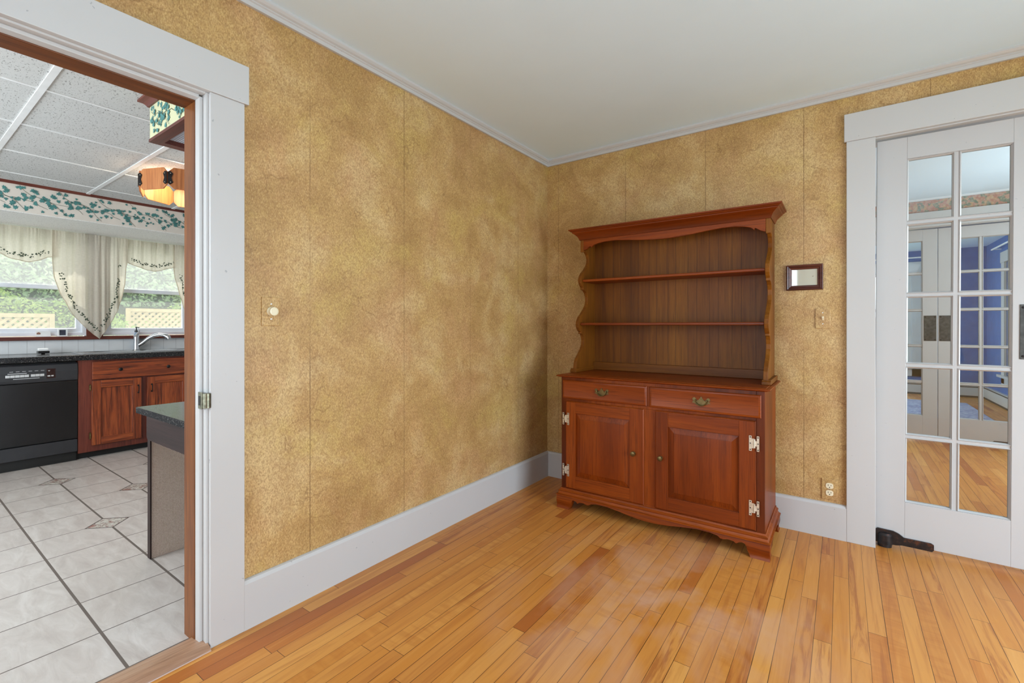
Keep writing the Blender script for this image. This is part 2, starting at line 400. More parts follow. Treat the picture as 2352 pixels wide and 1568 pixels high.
# ------------------------------------------------------------------ geometry helpers
ORG = {}
class MB:
    """gathers shapes in room coordinates; build() links them as one mesh object"""
    def __init__(s): s.v = []; s.f = []; s.mi = []; s.cur = 0
    def add(s, vs, fs):
        b = len(s.v); s.v += [tuple(p) for p in vs]
        for f in fs: s.f.append([b + i for i in f]); s.mi.append(s.cur)
        return s
    def box(s, x0, x1, y0, y1, z0, z1):
        vs = [(x, y, z) for x in (x0, x1) for y in (y0, y1) for z in (z0, z1)]
        return s.add(vs, [(0, 1, 3, 2), (4, 6, 7, 5), (0, 4, 5, 1), (2, 3, 7, 6), (0, 2, 6, 4), (1, 5, 7, 3)])
    def prism(s, pts, axis, a, b):
        f = {'x': lambda p, t: (t, p[0], p[1]), 'y': lambda p, t: (p[0], t, p[1]), 'z': lambda p, t: (p[0], p[1], t)}[axis]
        n = len(pts)
        vs = [f(p, a) for p in pts] + [f(p, b) for p in pts]
        fs = [tuple(range(n))[::-1], tuple(range(n, 2 * n))] + [(i, (i + 1) % n, n + (i + 1) % n, n + i) for i in range(n)]
        return s.add(vs, fs)
    def loft(s, rings, closed=True, cap0=False, cap1=False):
        n = len(rings[0]); vs = [p for r in rings for p in r]; fs = []
        for k in range(len(rings) - 1):
            for i in range(n if closed else n - 1):
                j = (i + 1) % n
                fs.append((k * n + i, k * n + j, (k + 1) * n + j, (k + 1) * n + i))
        if cap0: fs.append(tuple(range(n))[::-1])
        if cap1: fs.append(tuple(range((len(rings) - 1) * n, len(rings) * n)))
        return s.add(vs, fs)
    def usweep(s, x0, x1, yb, yf, prof, cap=True):
        """moulding round left side, front and right side; prof = (outward, z)"""
        st = [lambda d: (x0 - d, yb), lambda d: (x0 - d, yf - d), lambda d: (x1 + d, yf - d), lambda d: (x1 + d, yb)]
        return s.loft([[(*f(d), z) for d, z in prof] for f in st], True, cap, cap)
    def rectsweep(s, x0, x1, z0, z1, prof, plane='y', base=0.0):
        """moulding round a rectangle; prof = (inset, along normal)"""
        rings = []
        for d, h in prof:
            r = [(x0 + d, z0 + d), (x1 - d, z0 + d), (x1 - d, z1 - d), (x0 + d, z1 - d)]
            rings.append([(a, base + h, b) if plane == 'y' else (base + h, a, b) if plane == 'x' else (a, b, base + h) for a, b in r])
        return rings
    def tube(s, path, r, n=10, cap=True):
        path = [Vector(p) for p in path]; rings = []
        up = Vector((0, 0, 1)); prev = None
        for i, p in enumerate(path):
            t = (path[min(i + 1, len(path) - 1)] - path[max(i - 1, 0)]).normalized()
            a = prev if prev is not None else (up if abs(t.z) < 0.9 else Vector((1, 0, 0)))
            a = (a - t * a.dot(t)).normalized(); prev = a
            b = t.cross(a)
            rr = r[i] if hasattr(r, '__len__') else r
            rings.append([tuple(p + (a * math.cos(q) + b * math.sin(q)) * rr) for q in [2 * math.pi * k / n for k in range(n)]])
        return s.loft(rings, True, cap, cap)
    def lathe(s, c, prof, axis='z', n=24, sign=1):
        rings = []
        for r, h in prof:
            ring = []
            for k in range(n):
                q = 2 * math.pi * k / n; a, b = max(r, 1e-5) * math.cos(q), max(r, 1e-5) * math.sin(q); h2 = h * sign
                ring.append({'z': (c[0] + a, c[1] + b, c[2] + h2), 'y': (c[0] + a, c[1] + h2, c[2] + b), 'x': (c[0] + h2, c[1] + a, c[2] + b)}[axis])
            rings.append(ring)
        return s.loft(rings, True, True, True)
    def build(s, name, mat, parent=None, bevel=0.0, smooth=False, segs=2, ang=38, recalc=True):
        mats = mat if isinstance(mat, (list, tuple)) else [mat]
        lo = [min(p[i] for p in s.v) for i in range(3)]; hi = [max(p[i] for p in s.v) for i in range(3)]
        c = Vector(((lo[0] + hi[0]) / 2, (lo[1] + hi[1]) / 2, (lo[2] + hi[2]) / 2))
        if parent is None: c.z = lo[2]
        me = bpy.data.meshes.new(name)
        me.from_pydata([tuple(Vector(p) - c) for p in s.v], [], s.f)
        for m in mats: me.materials.append(MAT[m] if isinstance(m, str) else m)
        me.polygons.foreach_set('material_index', s.mi)
        if recalc:
            bm = bmesh.new(); bm.from_mesh(me); bmesh.ops.recalc_face_normals(bm, faces=bm.faces); bm.to_mesh(me); bm.free()
        if smooth:
            me.shade_smooth(); me.set_sharp_from_angle(angle=R(ang))
        o = bpy.data.objects.new(name, me); COL.objects.link(o)
        ORG[o.name] = c
        if parent is not None:
            o.parent = parent; o.location = c - ORG[parent.name]
        else: o.location = c
        if bevel:
            b = o.modifiers.new('edge', 'BEVEL'); b.width = bevel; b.segments = segs; b.limit_method = 'ANGLE'; b.angle_limit = R(40)
            b.harden_normals = False
        return o

def tag(o, label, cat=None, kind=None, group=None):
    o['label'] = label
    if cat: o['category'] = cat
    if kind: o['kind'] = kind
    if group: o['group'] = group
    return o
def thing(name, label, cat, loc, group=None, kind=None):
    o = bpy.data.objects.new(name, None); COL.objects.link(o); o.empty_display_size = 0.1
    o.location = loc; ORG[o.name] = Vector(loc)
    return tag(o, label, cat, kind, group)
def struct(mb, name, mat, label, cat=None, **kw):
    return tag(mb.build(name, mat, **kw), label, cat, 'structure')
B = lambda *a: MB().box(*a)

# ------------------------------------------------------------------ room shell
H = 2.436           # dining room, hall and blue room ceiling
KH = 2.28           # kitchen ceiling
XE, YS = 4.2, -4.7  # unseen east and south walls of the dining room
DZ = 2.0            # head of the kitchen doorway
# floors
struct(MB().box(0.0, XE, YS, 7.4, -0.06, 0.0), 'floor_boards', 'floor', 'honey coloured narrow maple strip floor of the dining room and the rooms beyond', 'floor')
struct(MB().box(-4.2, -0.001, -4.9, 0.13, -0.06, 0.002), 'floor_kitchen', 'tiles', 'pale stone tile floor with grey grout and diamond insets in the kitchen', 'floor')
# dining room walls
w = MB()
w.box(-0.13, 0, -2.355, 0.0, 0, H); w.box(-0.13, 0, YS, -3.28, 0, H); w.box(-0.13, 0, -3.28, -2.355, DZ + .02, H)
struct(w, 'wall_left', 'paper_left', 'mottled gold wallpapered wall with the kitchen doorway', 'wall')
w = MB(); w.box(-0.136, -0.1305, -2.355, 0.0, 0, 2.28); w.box(-0.136, -0.1305, -4.9, -3.28, 0, 2.28); w.box(-0.136, -0.1305, -3.28, -2.355, DZ + .02, 2.28)  # white skin added to bounce light onto the woven panel
struct(w, 'wall_kitchen_partition', 'hallwall', 'pale kitchen side of the wall with the doorway, added to bounce light', 'wall')
w = MB()
w.box(-0.13, 1.992, 0, 0.13, 0, H); w.box(3.24, XE, 0, 0.13, 0, H); w.box(1.992, 3.24, 0, 0.13, 2.15, H)
struct(w, 'wall_right', 'paper_right', 'mottled gold wallpapered wall behind the wooden hutch', 'wall')
w = MB()   # east wall out of the picture, window opening added behind the fill light
w.box(XE, XE + .13, YS, -2.85, 0, H); w.box(XE, XE + .13, -.75, 7.4, 0, H); w.box(XE, XE + .13, -2.85, -.75, 0, .10); w.box(XE, XE + .13, -2.85, -.75, 1.95, H)
struct(w, 'wall_east', 'paper_left', 'gold wallpapered wall beside the camera with an added window opening behind the fill light', 'wall')
w = MB()  # unseen south wall; its window opening is added for the fill light
w.box(0, .38, YS - .13, YS, 0, H); w.box(1.34, XE, YS - .13, YS, 0, H); w.box(.38, 1.34, YS - .13, YS, 0, .4); w.box(.38, 1.34, YS - .13, YS, 2.1, H)
struct(w, 'wall_south', 'paper_right', 'gold wallpapered wall behind the camera with an added window opening behind the fill light', 'wall')
struct(B(-0.13, XE + .13, YS - .13, 0.13, H, H + .1), 'ceiling_dining', 'ceiling', 'smooth pale grey painted ceiling of the dining room', 'ceiling')

# baseboards
def base_prof(): return [(0, 0), (0.019, 0), (0.019, 0.174), (0.012, 0.186), (0.004, 0.189), (0, 0.189)]
m = MB(); m.loft([[(d, y if i else -d, z) for d, z in base_prof()] for i, y in enumerate((0, -2.247))], True, True, True)
struct(m, 'baseboard_left', 'trim', 'tall white baseboard along the left wall', 'baseboard')
m = MB(); m.loft([[(x if i else d, -d, z) for d, z in base_prof()] for i, x in enumerate((0, 1.884))], True, True, True)
struct(m, 'baseboard_right', 'trim', 'tall white baseboard behind and beside the hutch', 'baseboard')
# crown moulding
cp = [(0, 2.391), (0.013, 2.391), (0.013, 2.407), (0.019, 2.410), (0.019, 2.414), (0.028, 2.418), (0.036, 2.426), (0.036, H), (0, H)]
m = MB(); m.loft([[(d, y if i else -d, z) for d, z in cp] for i, y in enumerate((0, YS))], True, True, True)
struct(m, 'trim_1', 'trim', 'white stepped crown moulding along the top of the left wall', 'crown moulding')
m = MB(); m.loft([[(x if i else d, -d, z) for d, z in cp] for i, x in enumerate((0, XE))], True, True, True)
struct(m, 'trim_2', 'trim', 'white stepped crown moulding along the top of the right wall', 'crown moulding')

# casing of the kitchen doorway
m = MB()
m.box(0.0, 0.020, -2.363, -2.246, 0, DZ)
m.box(0.0, 0.020, -3.387, -3.268, 0, DZ)
m.box(0.0, 0.026, -3.41, -2.232, DZ, 2.145)
struct(m, 'trim_3', 'trim', 'wide white casing around the kitchen doorway', 'door casing', bevel=0.002)
# jambs: white rebated part, then the brown board on the kitchen side
m = MB()
for s_, y0 in ((1, -2.372), (-1, -3.26)):
    e = 0.017 * s_
    m.box(-0.055, 0.004, min(y0, y0 + e), max(y0, y0 + e), 0, DZ)
    e2 = 0.012 * s_
    m.box(-0.055, -0.020, min(y0 - e2, y0), max(y0 - e2, y0), 0, DZ - .012)
m.box(-0.055, 0.004, -3.26, -2.372, DZ - 0.006, DZ + .012)
m.box(-0.055, -0.020, -3.25, -2.384, DZ - 0.018, DZ - .006)
struct(m, 'trim_4', 'trim', 'white rebated door jamb lining the kitchen doorway', 'door jamb', bevel=0.0015)
m = MB()
m.box(-0.150, -0.055, -2.386, -2.354, 0, DZ - .02)
m.box(-0.150, -0.055, -3.279, -3.246, 0, DZ - .02)
struct(m, 'trim_5', 'jambZ', 'brown varnished upright of the kitchen doorway', 'door jamb', bevel=0.003)
m = MB(); m.box(-0.150, -0.055, -3.279, -2.354, DZ - .022, DZ + .02)
struct(m, 'trim_6', 'jambY', 'brown varnished head board over the kitchen doorway', 'door jamb', bevel=0.003)
# threshold
m = MB()
pr = [(-.088, 0.0), (-.088, .010)] + [(-.02 + .055 * math.cos(a) if a < R(90) else -.02 - .06 * (a - R(90)) / R(60), .020 * math.sin(min(a, R(90))) if a < R(90) else .020 - .005 * (a - R(90)) / R(60)) for a in [R(150 - 15 * i) for i in range(11)]]
m.prism(pr, 'y', -3.27, -2.366)
struct(m, 'trim_7', 'threshY', 'worn rounded wooden threshold between tiles and boards', 'threshold', smooth=True)

# strike plate on the jamb
t = thing('strike_plate', 'small tarnished metal strike plate let into the white jamb', 'strike plate', (-0.005, -2.375, .89))
m = MB(); m.box(-0.024, 0.010, -2.3865, -2.3835, .862, .922)
m.build('plate', 'tarnish', t, bevel=.002)
m = MB(); m.lathe((0.012, -2.371, .866), [(0.0135, 0), (0.0135, .052)], 'z', 16); m.build('lip', 'tarnish', t, smooth=True)
B(-0.018, -0.004, -2.3875, -2.386, .875, .908).build('latch_hole', 'slot', t)

# casing of the french doors
m = MB()
m.box(1.884, 2.007, -0.020, 0.0, 0, 2.146); m.box(3.25, 3.37, -0.020, 0.0, 0, 2.146)
m.box(1.874, 3.39, -0.026, 0.0, 2.146, 2.293)
struct(m, 'trim_8', 'trim', 'wide white casing around the french doors', 'door casing', bevel=0.002)
m = MB()
m.box(1.990, 2.002, -0.004, 0.15, 0, 2.15); m.box(3.24, 3.252, -0.004, 0.15, 0, 2.15); m.box(1.990, 3.252, -0.004, 0.15, 2.14, 2.155)
struct(m, 'trim_9', 'trim', 'white jamb lining of the french doorway', 'door jamb', bevel=.001)

# ------------------------------------------------------------------ french doors
def french_leaf(name, x0, x1, yf, yb, label, cols, rows, plate_x, hinge_x, zb=0.036, zt=2.130, dark_hinge=True):
    d = thing(name, label, 'french door', (x0, (yf + yb) / 2, zb), kind='structure')
    m = MB()
    cx0, cx1 = cols[0][0], cols[-1][1]
    m.box(x0, cx0, yf, yb, zb, zt); m.box(cx1, x1, yf, yb, zb, zt)
    m.box(cx0, cx1, yf, yb, zb, rows[0][0]); m.box(cx0, cx1, yf, yb, rows[-1][1], zt)
    m.build('stiles_and_rails', 'door', d, bevel=0.0015)
    m = MB(); e = 0.008
    for i in range(len(cols) - 1): m.box(cols[i][1], cols[i + 1][0], yf + .007, yb - .007, rows[0][0], rows[-1][1])
    for j in range(len(rows) - 1): m.box(cx0, cx1, yf + .0065, yb - .0065, rows[j][1], rows[j + 1][0])
    # sticking round each light
    for (a, b) in cols:
        for (c, f) in rows:
            for y_, sg in ((yf, 1), (yb, -1)):
                rr = m.rectsweep(a - .001, b + .001, c - .001, f + .001, [(0, 0.0045 * sg), (0.003, 0.002 * sg), (0.006, 0.008 * sg), (0.009, 0.0135 * sg), (0, 0.0135 * sg)], 'y', y_)
                m.loft(rr, True)
    m.build('muntins', 'door', d)
    for (a, b) in cols:
        for (c, f) in rows:
            B(a, b, (yf + yb) / 2 - .0015, (yf + yb) / 2 + .0015, c, f).build('pane', 'old_glass', d)
    if plate_x:
        for y_, sg in ((yf, -1), (yb, 1)):
            p = B(plate_x - .047, plate_x + .047, min(y_, y_ + .004 * sg), max(y_, y_ + .004 * sg), 1.008, 1.262).build('push_plate', 'plate_metal', d, bevel=.004, segs=3)
            for sx in (-.036, .036):
                for sz in (1.022, 1.248): MB().lathe((plate_x + sx, y_ + .004 * sg, sz), [(.006, 0), (.005, .002), (0, .0025)], 'y', 10, sg).build('screw', 'iron', p, smooth=True)
    if hinge_x:
        s_ = 1 if hinge_x < (x0 + x1) / 2 else -1
        h = MB(); hz = zb - .012
        for y_, sg in ((yf, -1), (yb, 1)):
            pts = [(0, .0), (.085, .0), (.11, .006), (.225, .006), (.232, .014), (.232, .040), (.222, .046), (.118, .046), (.096, .062), (.075, .070), (.012, .072), (0, .060)]
            pts = [(hinge_x + s_ * a, hz + b) for a, b in pts]
            h.prism(pts, 'y', y_, y_ + .010 * sg)
            h.lathe((hinge_x + s_ * .042, y_ - .004 * sg, hz - .002), [(.034, 0), (.034, .046), (.026, .056), (0, .060)], 'z', 20)
        h.lathe((hinge_x + s_ * .042, (yf + yb) / 2, 0.0), [(.030, 0), (.030, hz), (.016, hz + .01)], 'z', 20)
        h.build('pivot_hinge', 'rust', d, smooth=True)
    return d
rows = [(.252, .586), (.600, .952), (.966, 1.312), (1.326, 1.682), (1.696, 2.018)]
d = french_leaf('door_1', 2.0045, 2.617, .028, .066, 'white ten-light french door beside the light switch, with a black floor pivot', [(2.126, 2.305), (2.323, 2.505)], rows, 2.575, 2.006)
d.rotation_euler = (0, R(0.32), 0)
french_leaf('door_2', 2.624, 3.236, .028, .066, 'white ten-light french door leaf right of the leaf with the floor pivot', [(2.737, 2.92), (2.938, 3.12)], rows, 2.668, 3.240)
french_leaf('door_3', 2.030, 2.640, 3.13, 3.17, 'left leaf of the far pair of white french doors seen through glass', [(2.14, 2.325), (2.343, 2.528)], rows, 2.585, None)
french_leaf('door_4', 2.645, 3.255, 3.13, 3.17, 'right leaf of the far pair of white french doors seen through glass', [(2.758, 2.942), (2.960, 3.142)], rows, 2.700, 3.262)

# ------------------------------------------------------------------ hall beyond the french doors
w = MB(); w.box(-.13, 2.02, 3.10, 3.23, 0, H); w.box(3.265, XE, 3.10, 3.23, 0, H); w.box(2.02, 3.265, 3.10, 3.23, 2.15, H)
struct(w, 'wall_hall', 'hallwall', 'white hall wall with the far pair of french doors', 'wall')
m = MB(); m.box(1.90, 2.025, 3.08, 3.10, 0, 2.146); m.box(3.262, 3.385, 3.08, 3.10, 0, 2.146); m.box(1.89, 3.40, 3.074, 3.10, 2.146, 2.296)
m.box(2.018, 2.034, 3.10, 3.24, 0, 2.15); m.box(3.256, 3.27, 3.10, 3.24, 0, 2.15); m.box(2.018, 3.27, 3.10, 3.24, 2.14, 2.155)
struct(m, 'trim_10', 'trim', 'white casing around the far french doors', 'door casing', bevel=.002)
struct(B(-.13, XE, .13, 7.5, H, H + .1), 'ceiling_hall', 'ceiling', 'white ceiling of the hall and the blue room', 'ceiling')
struct(B(-.13, 0, .13, 7.5, 0, H), 'wall_hall_end', 'hallwall', 'white end wall of the hall', 'wall')
# flowered paper border under the hall ceiling
def border_mat():
    k = M('floral_border'); v = k.map(k.pos(), (1, 1, 1))
    dist = k.n('ShaderNodeVectorMath', {0: v, 1: k.n('ShaderNodeVectorMath', {0: k.n('ShaderNodeTexNoise', {'Vector': v, 'Scale': 18.0, 'Detail': 2.0}).outputs[1], 1: (.03, .03, .03)}, operation='MULTIPLY').outputs[0]}, operation='ADD').outputs[0]
    vo = k.n('ShaderNodeTexVoronoi', {'Vector': dist, 'Scale': 42.0}).outputs
    petal = k.noise(dist, 60.0, 3.0, 0.6)
    r = k.sep(vo[1])[0]
    fl = k.ramp(r, [(0.0, C(206, 120, 108)), (0.3, C(220, 160, 120)), (0.5, C(112, 126, 118)), (0.65, C(214, 138, 132)), (0.82, C(96, 116, 104)), (1.0, C(226, 176, 140))], 'CONSTANT')
    c = k.mix(k.ramp(petal, [(0.45, 0.0), (0.62, 0.5)]), fl, C(232, 206, 180))
    c = k.mix(k.ramp(vo[0], [(0.035, 0.0), (0.055, 0.5)]), c, C(130, 130, 108))
    return k.done(k.bsdf(c, .8, 0, .2))
MAT['border'] = border_mat()
struct(B(.0, XE, 3.095, 3.0999, 2.300, 2.414), 'trim_11', 'border', 'pink and green flowered paper border along the hall wall top', 'wallpaper border')

# ------------------------------------------------------------------ blue room
w = MB(); w.box(0, 2.0, 7.35, 7.45, 0, H); w.box(2.84, XE, 7.35, 7.45, 0, H); w.box(2.0, 2.84, 7.35, 7.45, 0, .45); w.box(2.0, 2.84, 7.35, 7.45, 2.08, H)
struct(w, 'wall_blue_far', 'blue', 'blue far wall with a white cased window', 'wall')
w = MB(); w.box(3.75, 3.85, 3.23, 5.0, 0, H); w.box(3.75, 3.85, 6.25, 7.35, 0, H); w.box(3.75, 3.85, 5.0, 6.25, 0, .45); w.box(3.75, 3.85, 5.0, 6.25, 2.06, H)
struct(w, 'wall_blue_side', 'blue', 'blue side wall with a bright window', 'wall')
m = MB(); m.box(2.84, 2.97, 7.325, 7.35, .30, 2.08); m.box(1.87, 2.0, 7.325, 7.35, .30, 2.08); m.box(1.86, 2.98, 7.32, 7.35, 2.08, 2.25); m.box(1.87, 2.97, 7.325, 7.35, .30, .43)
m.box(1.85, 2.99, 7.28, 7.35, .43, .46)
m.box(2.0, 2.05, 7.36, 7.42, .46, 2.08); m.box(2.79, 2.84, 7.36, 7.42, .46, 2.08); m.box(2.05, 2.79, 7.36, 7.42, 1.24, 1.30)
struct(m, 'window_1', 'trim', 'white cased window on the far blue wall', 'window')
m = MB(); m.box(3.725, 3.75, 6.25, 6.40, .34, 2.06); m.box(3.725, 3.75, 4.86, 5.0, .34, 2.06); m.box(3.72, 3.75, 4.84, 6.42, 2.06, 2.21)
m.box(3.70, 3.75, 4.84, 6.52, .42, .455); m.box(3.725, 3.75, 4.86, 6.40, .30, .42)
m.box(3.76, 3.82, 6.20, 6.25, .46, 2.06); m.box(3.76, 3.82, 5.0, 5.05, .46, 2.06); m.box(3.76, 3.82, 5.05, 6.20, 1.24, 1.30)
struct(m, 'window_2', 'trim', 'white cased window on the blue side wall', 'window')
for nm, y0, y1, hz in (('baseboard_blue_far', None, None, 0),):
    m = MB(); m.box(.0, 3.75, 7.30, 7.35, .03, .165); m.box(.0, 3.75, 7.315, 7.35, .165, .19)
    struct(m, nm, 'trim', 'white baseboard heater along the far blue wall', 'baseboard')
m = MB(); m.box(3.70, 3.75, 3.23, 7.30, .03, .165); m.box(3.715, 3.75, 3.23, 7.30, .165, .19)
struct(m, 'baseboard_blue_side', 'trim', 'white baseboard heater along the blue side wall', 'baseboard')
m = MB(); m.box(.0, 3.70, 7.296, 7.30, .165, .178); m.box(3.70, 3.704, 3.3, 7.30, .165, .178); m.box(.0, 3.70, 7.30, 7.34, .0, .03); m.box(3.705, 3.74, 3.3, 7.30, .0, .03)
struct(m, 'trim_12', 'seam', 'dark vent slot along the top of the baseboard heaters', 'vent slot')
t = thing('curtain_rod', 'white curtain rod above the window on the blue side wall', 'curtain rod', (3.66, 5.6, 2.27))
MB().tube([(3.66, 4.7, 2.275), (3.66, 6.55, 2.275)], .012, 8).build('rod', 'white', t, smooth=True)
for yy in (4.75, 6.50): MB().tube([(3.66, yy, 2.275), (3.76, yy, 2.275)], .008, 8).build('bracket', 'white', t)
t = thing('curtain_rod', 'white curtain rod above the window on the far blue wall', 'curtain rod', (2.4, 7.26, 2.31))
MB().tube([(1.7, 7.26, 2.315), (3.05, 7.26, 2.315)], .012, 8).build('rod', 'white', t, smooth=True)
for xx in (1.75, 3.0): MB().tube([(xx, 7.26, 2.315), (xx, 7.36, 2.315)], .008, 8).build('bracket', 'white', t)
# woven rug
def rug_mat():
    k = M('blue_woven_rug'); p = k.pos()
    a = k.noise(k.map(p, (9, 70, 1)), 1.0, 3.0, 0.6, 0.8)
    c = k.ramp(a, [(0.34, C(52, 66, 120)), (0.45, C(120, 136, 180)), (0.53, C(212, 216, 226)), (0.62, C(84, 100, 154)), (0.72, C(226, 228, 232))])
    return k.done(k.bsdf(c, .95, 0, .1, k.bump(a, .5, .01)))
MAT['rug'] = rug_mat()
t = thing('rug', 'blue and white woven rug on the floor of the blue room', 'rug', (2.4, 5.5, 0))
B(1.2, 3.37, 4.62, 6.42, .001, .012).build('pile', 'rug', t)
m = MB()
for i in range(108):
    x = 1.2 + i * .02
    m.box(x, x + .007, 6.42, 6.47, .001, .006)
m.build('fringe', 'white', t)['kind'] = 'stuff'

# ------------------------------------------------------------------ hutch
hx0, hx1 = 0.400, 1.553
hc = (hx0 + hx1) / 2
YF, YB = -0.485, -0.030
hut = thing('hutch', 'reddish brown cherry dining hutch with open shelves standing in the corner', 'hutch', (hc, -0.26, 0))
m = MB()
m.box(hx0, hx0 + .02, YF + .02, YB, .085, .833); m.box(hx1 - .02, hx1, YF + .02, YB, .085, .833)
m.box(hx0 + .02, hx1 - .02, YB - .012, YB, .085, .833); m.box(hx0 + .02, hx1 - .02, YF + .02, YB - .012, .095, .112)
m.box(hx0 + .02, hx1 - .02, YF + .02, YB - .012, .688, .700)
m.build('carcass', 'cherryZ', hut)
m = MB()
m.box(hx0, hx0 + .038, YF, YF + .02, .085, .833); m.box(hx1 - .038, hx1, YF, YF + .02, .085, .833)
m.box(.938, 1.010, YF, YF + .02, .135, .682); m.box(.956, .978, YF, YF + .02, .702, .812)
m.box(hx0 + .038, hx1 - .038, YF, YF + .02, .085, .135); m.box(hx0 + .038, hx1 - .038, YF, YF + .02, .682, .702); m.box(hx0 + .038, hx1 - .038, YF, YF + .02, .812, .833)
m.build('face_frame', 'cherryZ', hut, bevel=.0015)
# top with an ogee edge
edge = [(-.05, .833), (.010, .833), (.014, .836), (.018, .8375), (.024, .838), (.026, .841), (.024, .845), (.016, .8475), (.008, .848), (.006, .850), (-.05, .850)]
m = MB(); m.usweep(hx0 + .0, hx1 - .0, YB, YF + .0, edge)
m.box(hx0 + .05, hx1 - .05, YF + .05, YB, .8335, .850)
m.build('countertop', 'cherryX', hut, smooth=True, ang=30)
# base moulding and bracket plinth
bmould = [(-.03, .0835), (.0265, .0835), (.0265, .088), (.018, .091), (.013, .098), (.012, .105), (.015, .108), (.015, .112), (.006, .118), (.004, .126), (-.03, .126)]
m = MB(); m.usweep(hx0 + .0, hx1 - .0, YB - .005, YF, bmould)
m.build('base_moulding', 'cherryX', hut, smooth=True, ang=30)
low = [(.376, .0), (.462, .0), (.469, .016), (.476, .034), (.480, .052), (.488, .063), (.500, .066), (.514, .062), (.527, .053), (.538, .061), (.565, .064), (.588, .058), (.602, .059), (.615, .069), (.650, .075), (.72, .076), (.80, .067), (.87, .056), (.93, .050), (hc, .049)]
low = low + [(2 * hc - x, z) for x, z in low[-2::-1]]
def og(z): return .020 * (1 - .0) + .004 * math.sin((z - .01) / .075 * math.pi) - .006 * math.exp(-((z - .022) / .012) ** 2) + .004 * math.exp(-(z / .007) ** 2)
def plinth(m, pts, place, thick=.02):
    N = 9
    front = []; back = []
    for u, zl in pts:
        zs = [zl + (.084 - zl) * i / (N - 1) for i in range(N)]
        front.append([place(u, og(z), z) for z in zs]); back.append([place(u, -thick, z) for z in zs])
    n = len(pts)
    vs = [p for c_ in front for p in c_] + [p for c_ in back for p in c_]; fs = []; o = n * N
    for i in range(n - 1):
        for j in range(N - 1):
            a = i * N + j; fs.append((a, a + N, a + N + 1, a + 1)); fs.append((o + a, o + a + 1, o + a + N + 1, o + a + N))
        fs.append((i * N, o + i * N, o + (i + 1) * N, (i + 1) * N))
        fs.append((i * N + N - 1, (i + 1) * N + N - 1, o + (i + 1) * N + N - 1, o + i * N + N - 1))
    for i in (0, n - 1):
        for j in range(N - 1): fs.append((i * N + j, i * N + j + 1, o + i * N + j + 1, o + i * N + j))
    m.add(vs, fs)
def dens(pts, k=4):
    o = []
    for (a, b), (c, d_) in zip(pts[:-1], pts[1:]):
        q = k if c - a > .012 else 1
        o += [(a + (c - a) * i / q, b + (d_ - b) * i / q) for i in range(q)]
    return o + [pts[-1]]
m = MB(); plinth(m, dens(low, 3), lambda u, f, z: (u, YF - f, z))
m.build('front_plinth', 'cherryX', hut, smooth=True, ang=50)
sl = [(YF + .019, .0), (YF + .065, .0), (YF + .072, .018), (YF + .082, .045), (YF + .10, .062), (YF + .12, .058), (YF + .14, .066), (YF + .2, .072)]
sl = sl + [(-.26, .072), (-.17, .066), (-.155, .058), (-.135, .062), (-.115, .045), (-.105, .018), (-.10, .0), (YB - .008, .0)]
for sd in (-1, 1):
    m = MB(); plinth(m, dens(sl, 3), lambda u, f, z: ((hx0 - f) if sd < 0 else (hx1 + f), u, z))
    m.build('side_plinth', 'cherryY', hut, smooth=True, ang=50)
# drawers
def drawer(x0, x1, z0, z1, hxp, hz):
    m = MB()
    m.loft(m.rectsweep(x0, x1, z0, z1, [(.012, .006), (0, -.001), (0, -.006), (.004, -.010), (.010, -.0115), (.012, -.0125), (.014, -.0118)], 'y', YF), True, True, True)
    dr = m.build('drawer', 'cherryX', hut, smooth=True, ang=30)
    pl = MB()
    half = [(0, -.026), (.008, -.0215), (.014, -.0225), (.020, -.015), (.030, -.0165), (.036, -.010), (.044, -.012), (.045, -.004), (.038, -.001), (.044, .005), (.045, .014), (.038, .019), (.030, .0175), (.026, .011), (.021, .004), (.015, .004), (.010, .012), (.006, .014), (.004, .021), (0, .025)]
    pts = half + [(-a, b) for a, b in half[-2:0:-1]]
    pl.prism([(hxp + a, hz + b) for a, b in pts], 'y', YF - .0118, YF - .0142)
    back = pl.build('pull_plate', 'brass', dr)
    bl = MB()
    path = [(hxp + .029 * math.cos(a) * (1 if abs(math.cos(a)) < .96 else 1.0), YF - .021 - .006 * (-math.sin(a)), hz + .004 + .026 * math.sin(a)) for a in [R(-180 + 12 * i) for i in range(16)]]
    bl.tube(path, [.0022 + .0012 * math.sin(R(180) * i / 15) for i in range(16)], 8)
    for sx in (-.029, .029): bl.lathe((hxp + sx, YF - .0118, hz + .004), [(.006, 0), (.0045, .006), (.0055, .009), (.0045, .013), (0, .0145)], 'y', 12, -1)
    bl.build('bail_handle', 'brass', dr, smooth=True)
    return dr
drawer(.411, .958, .700, .815, .683, .759)
drawer(.974, 1.538, .698, .814, 1.255, .758)
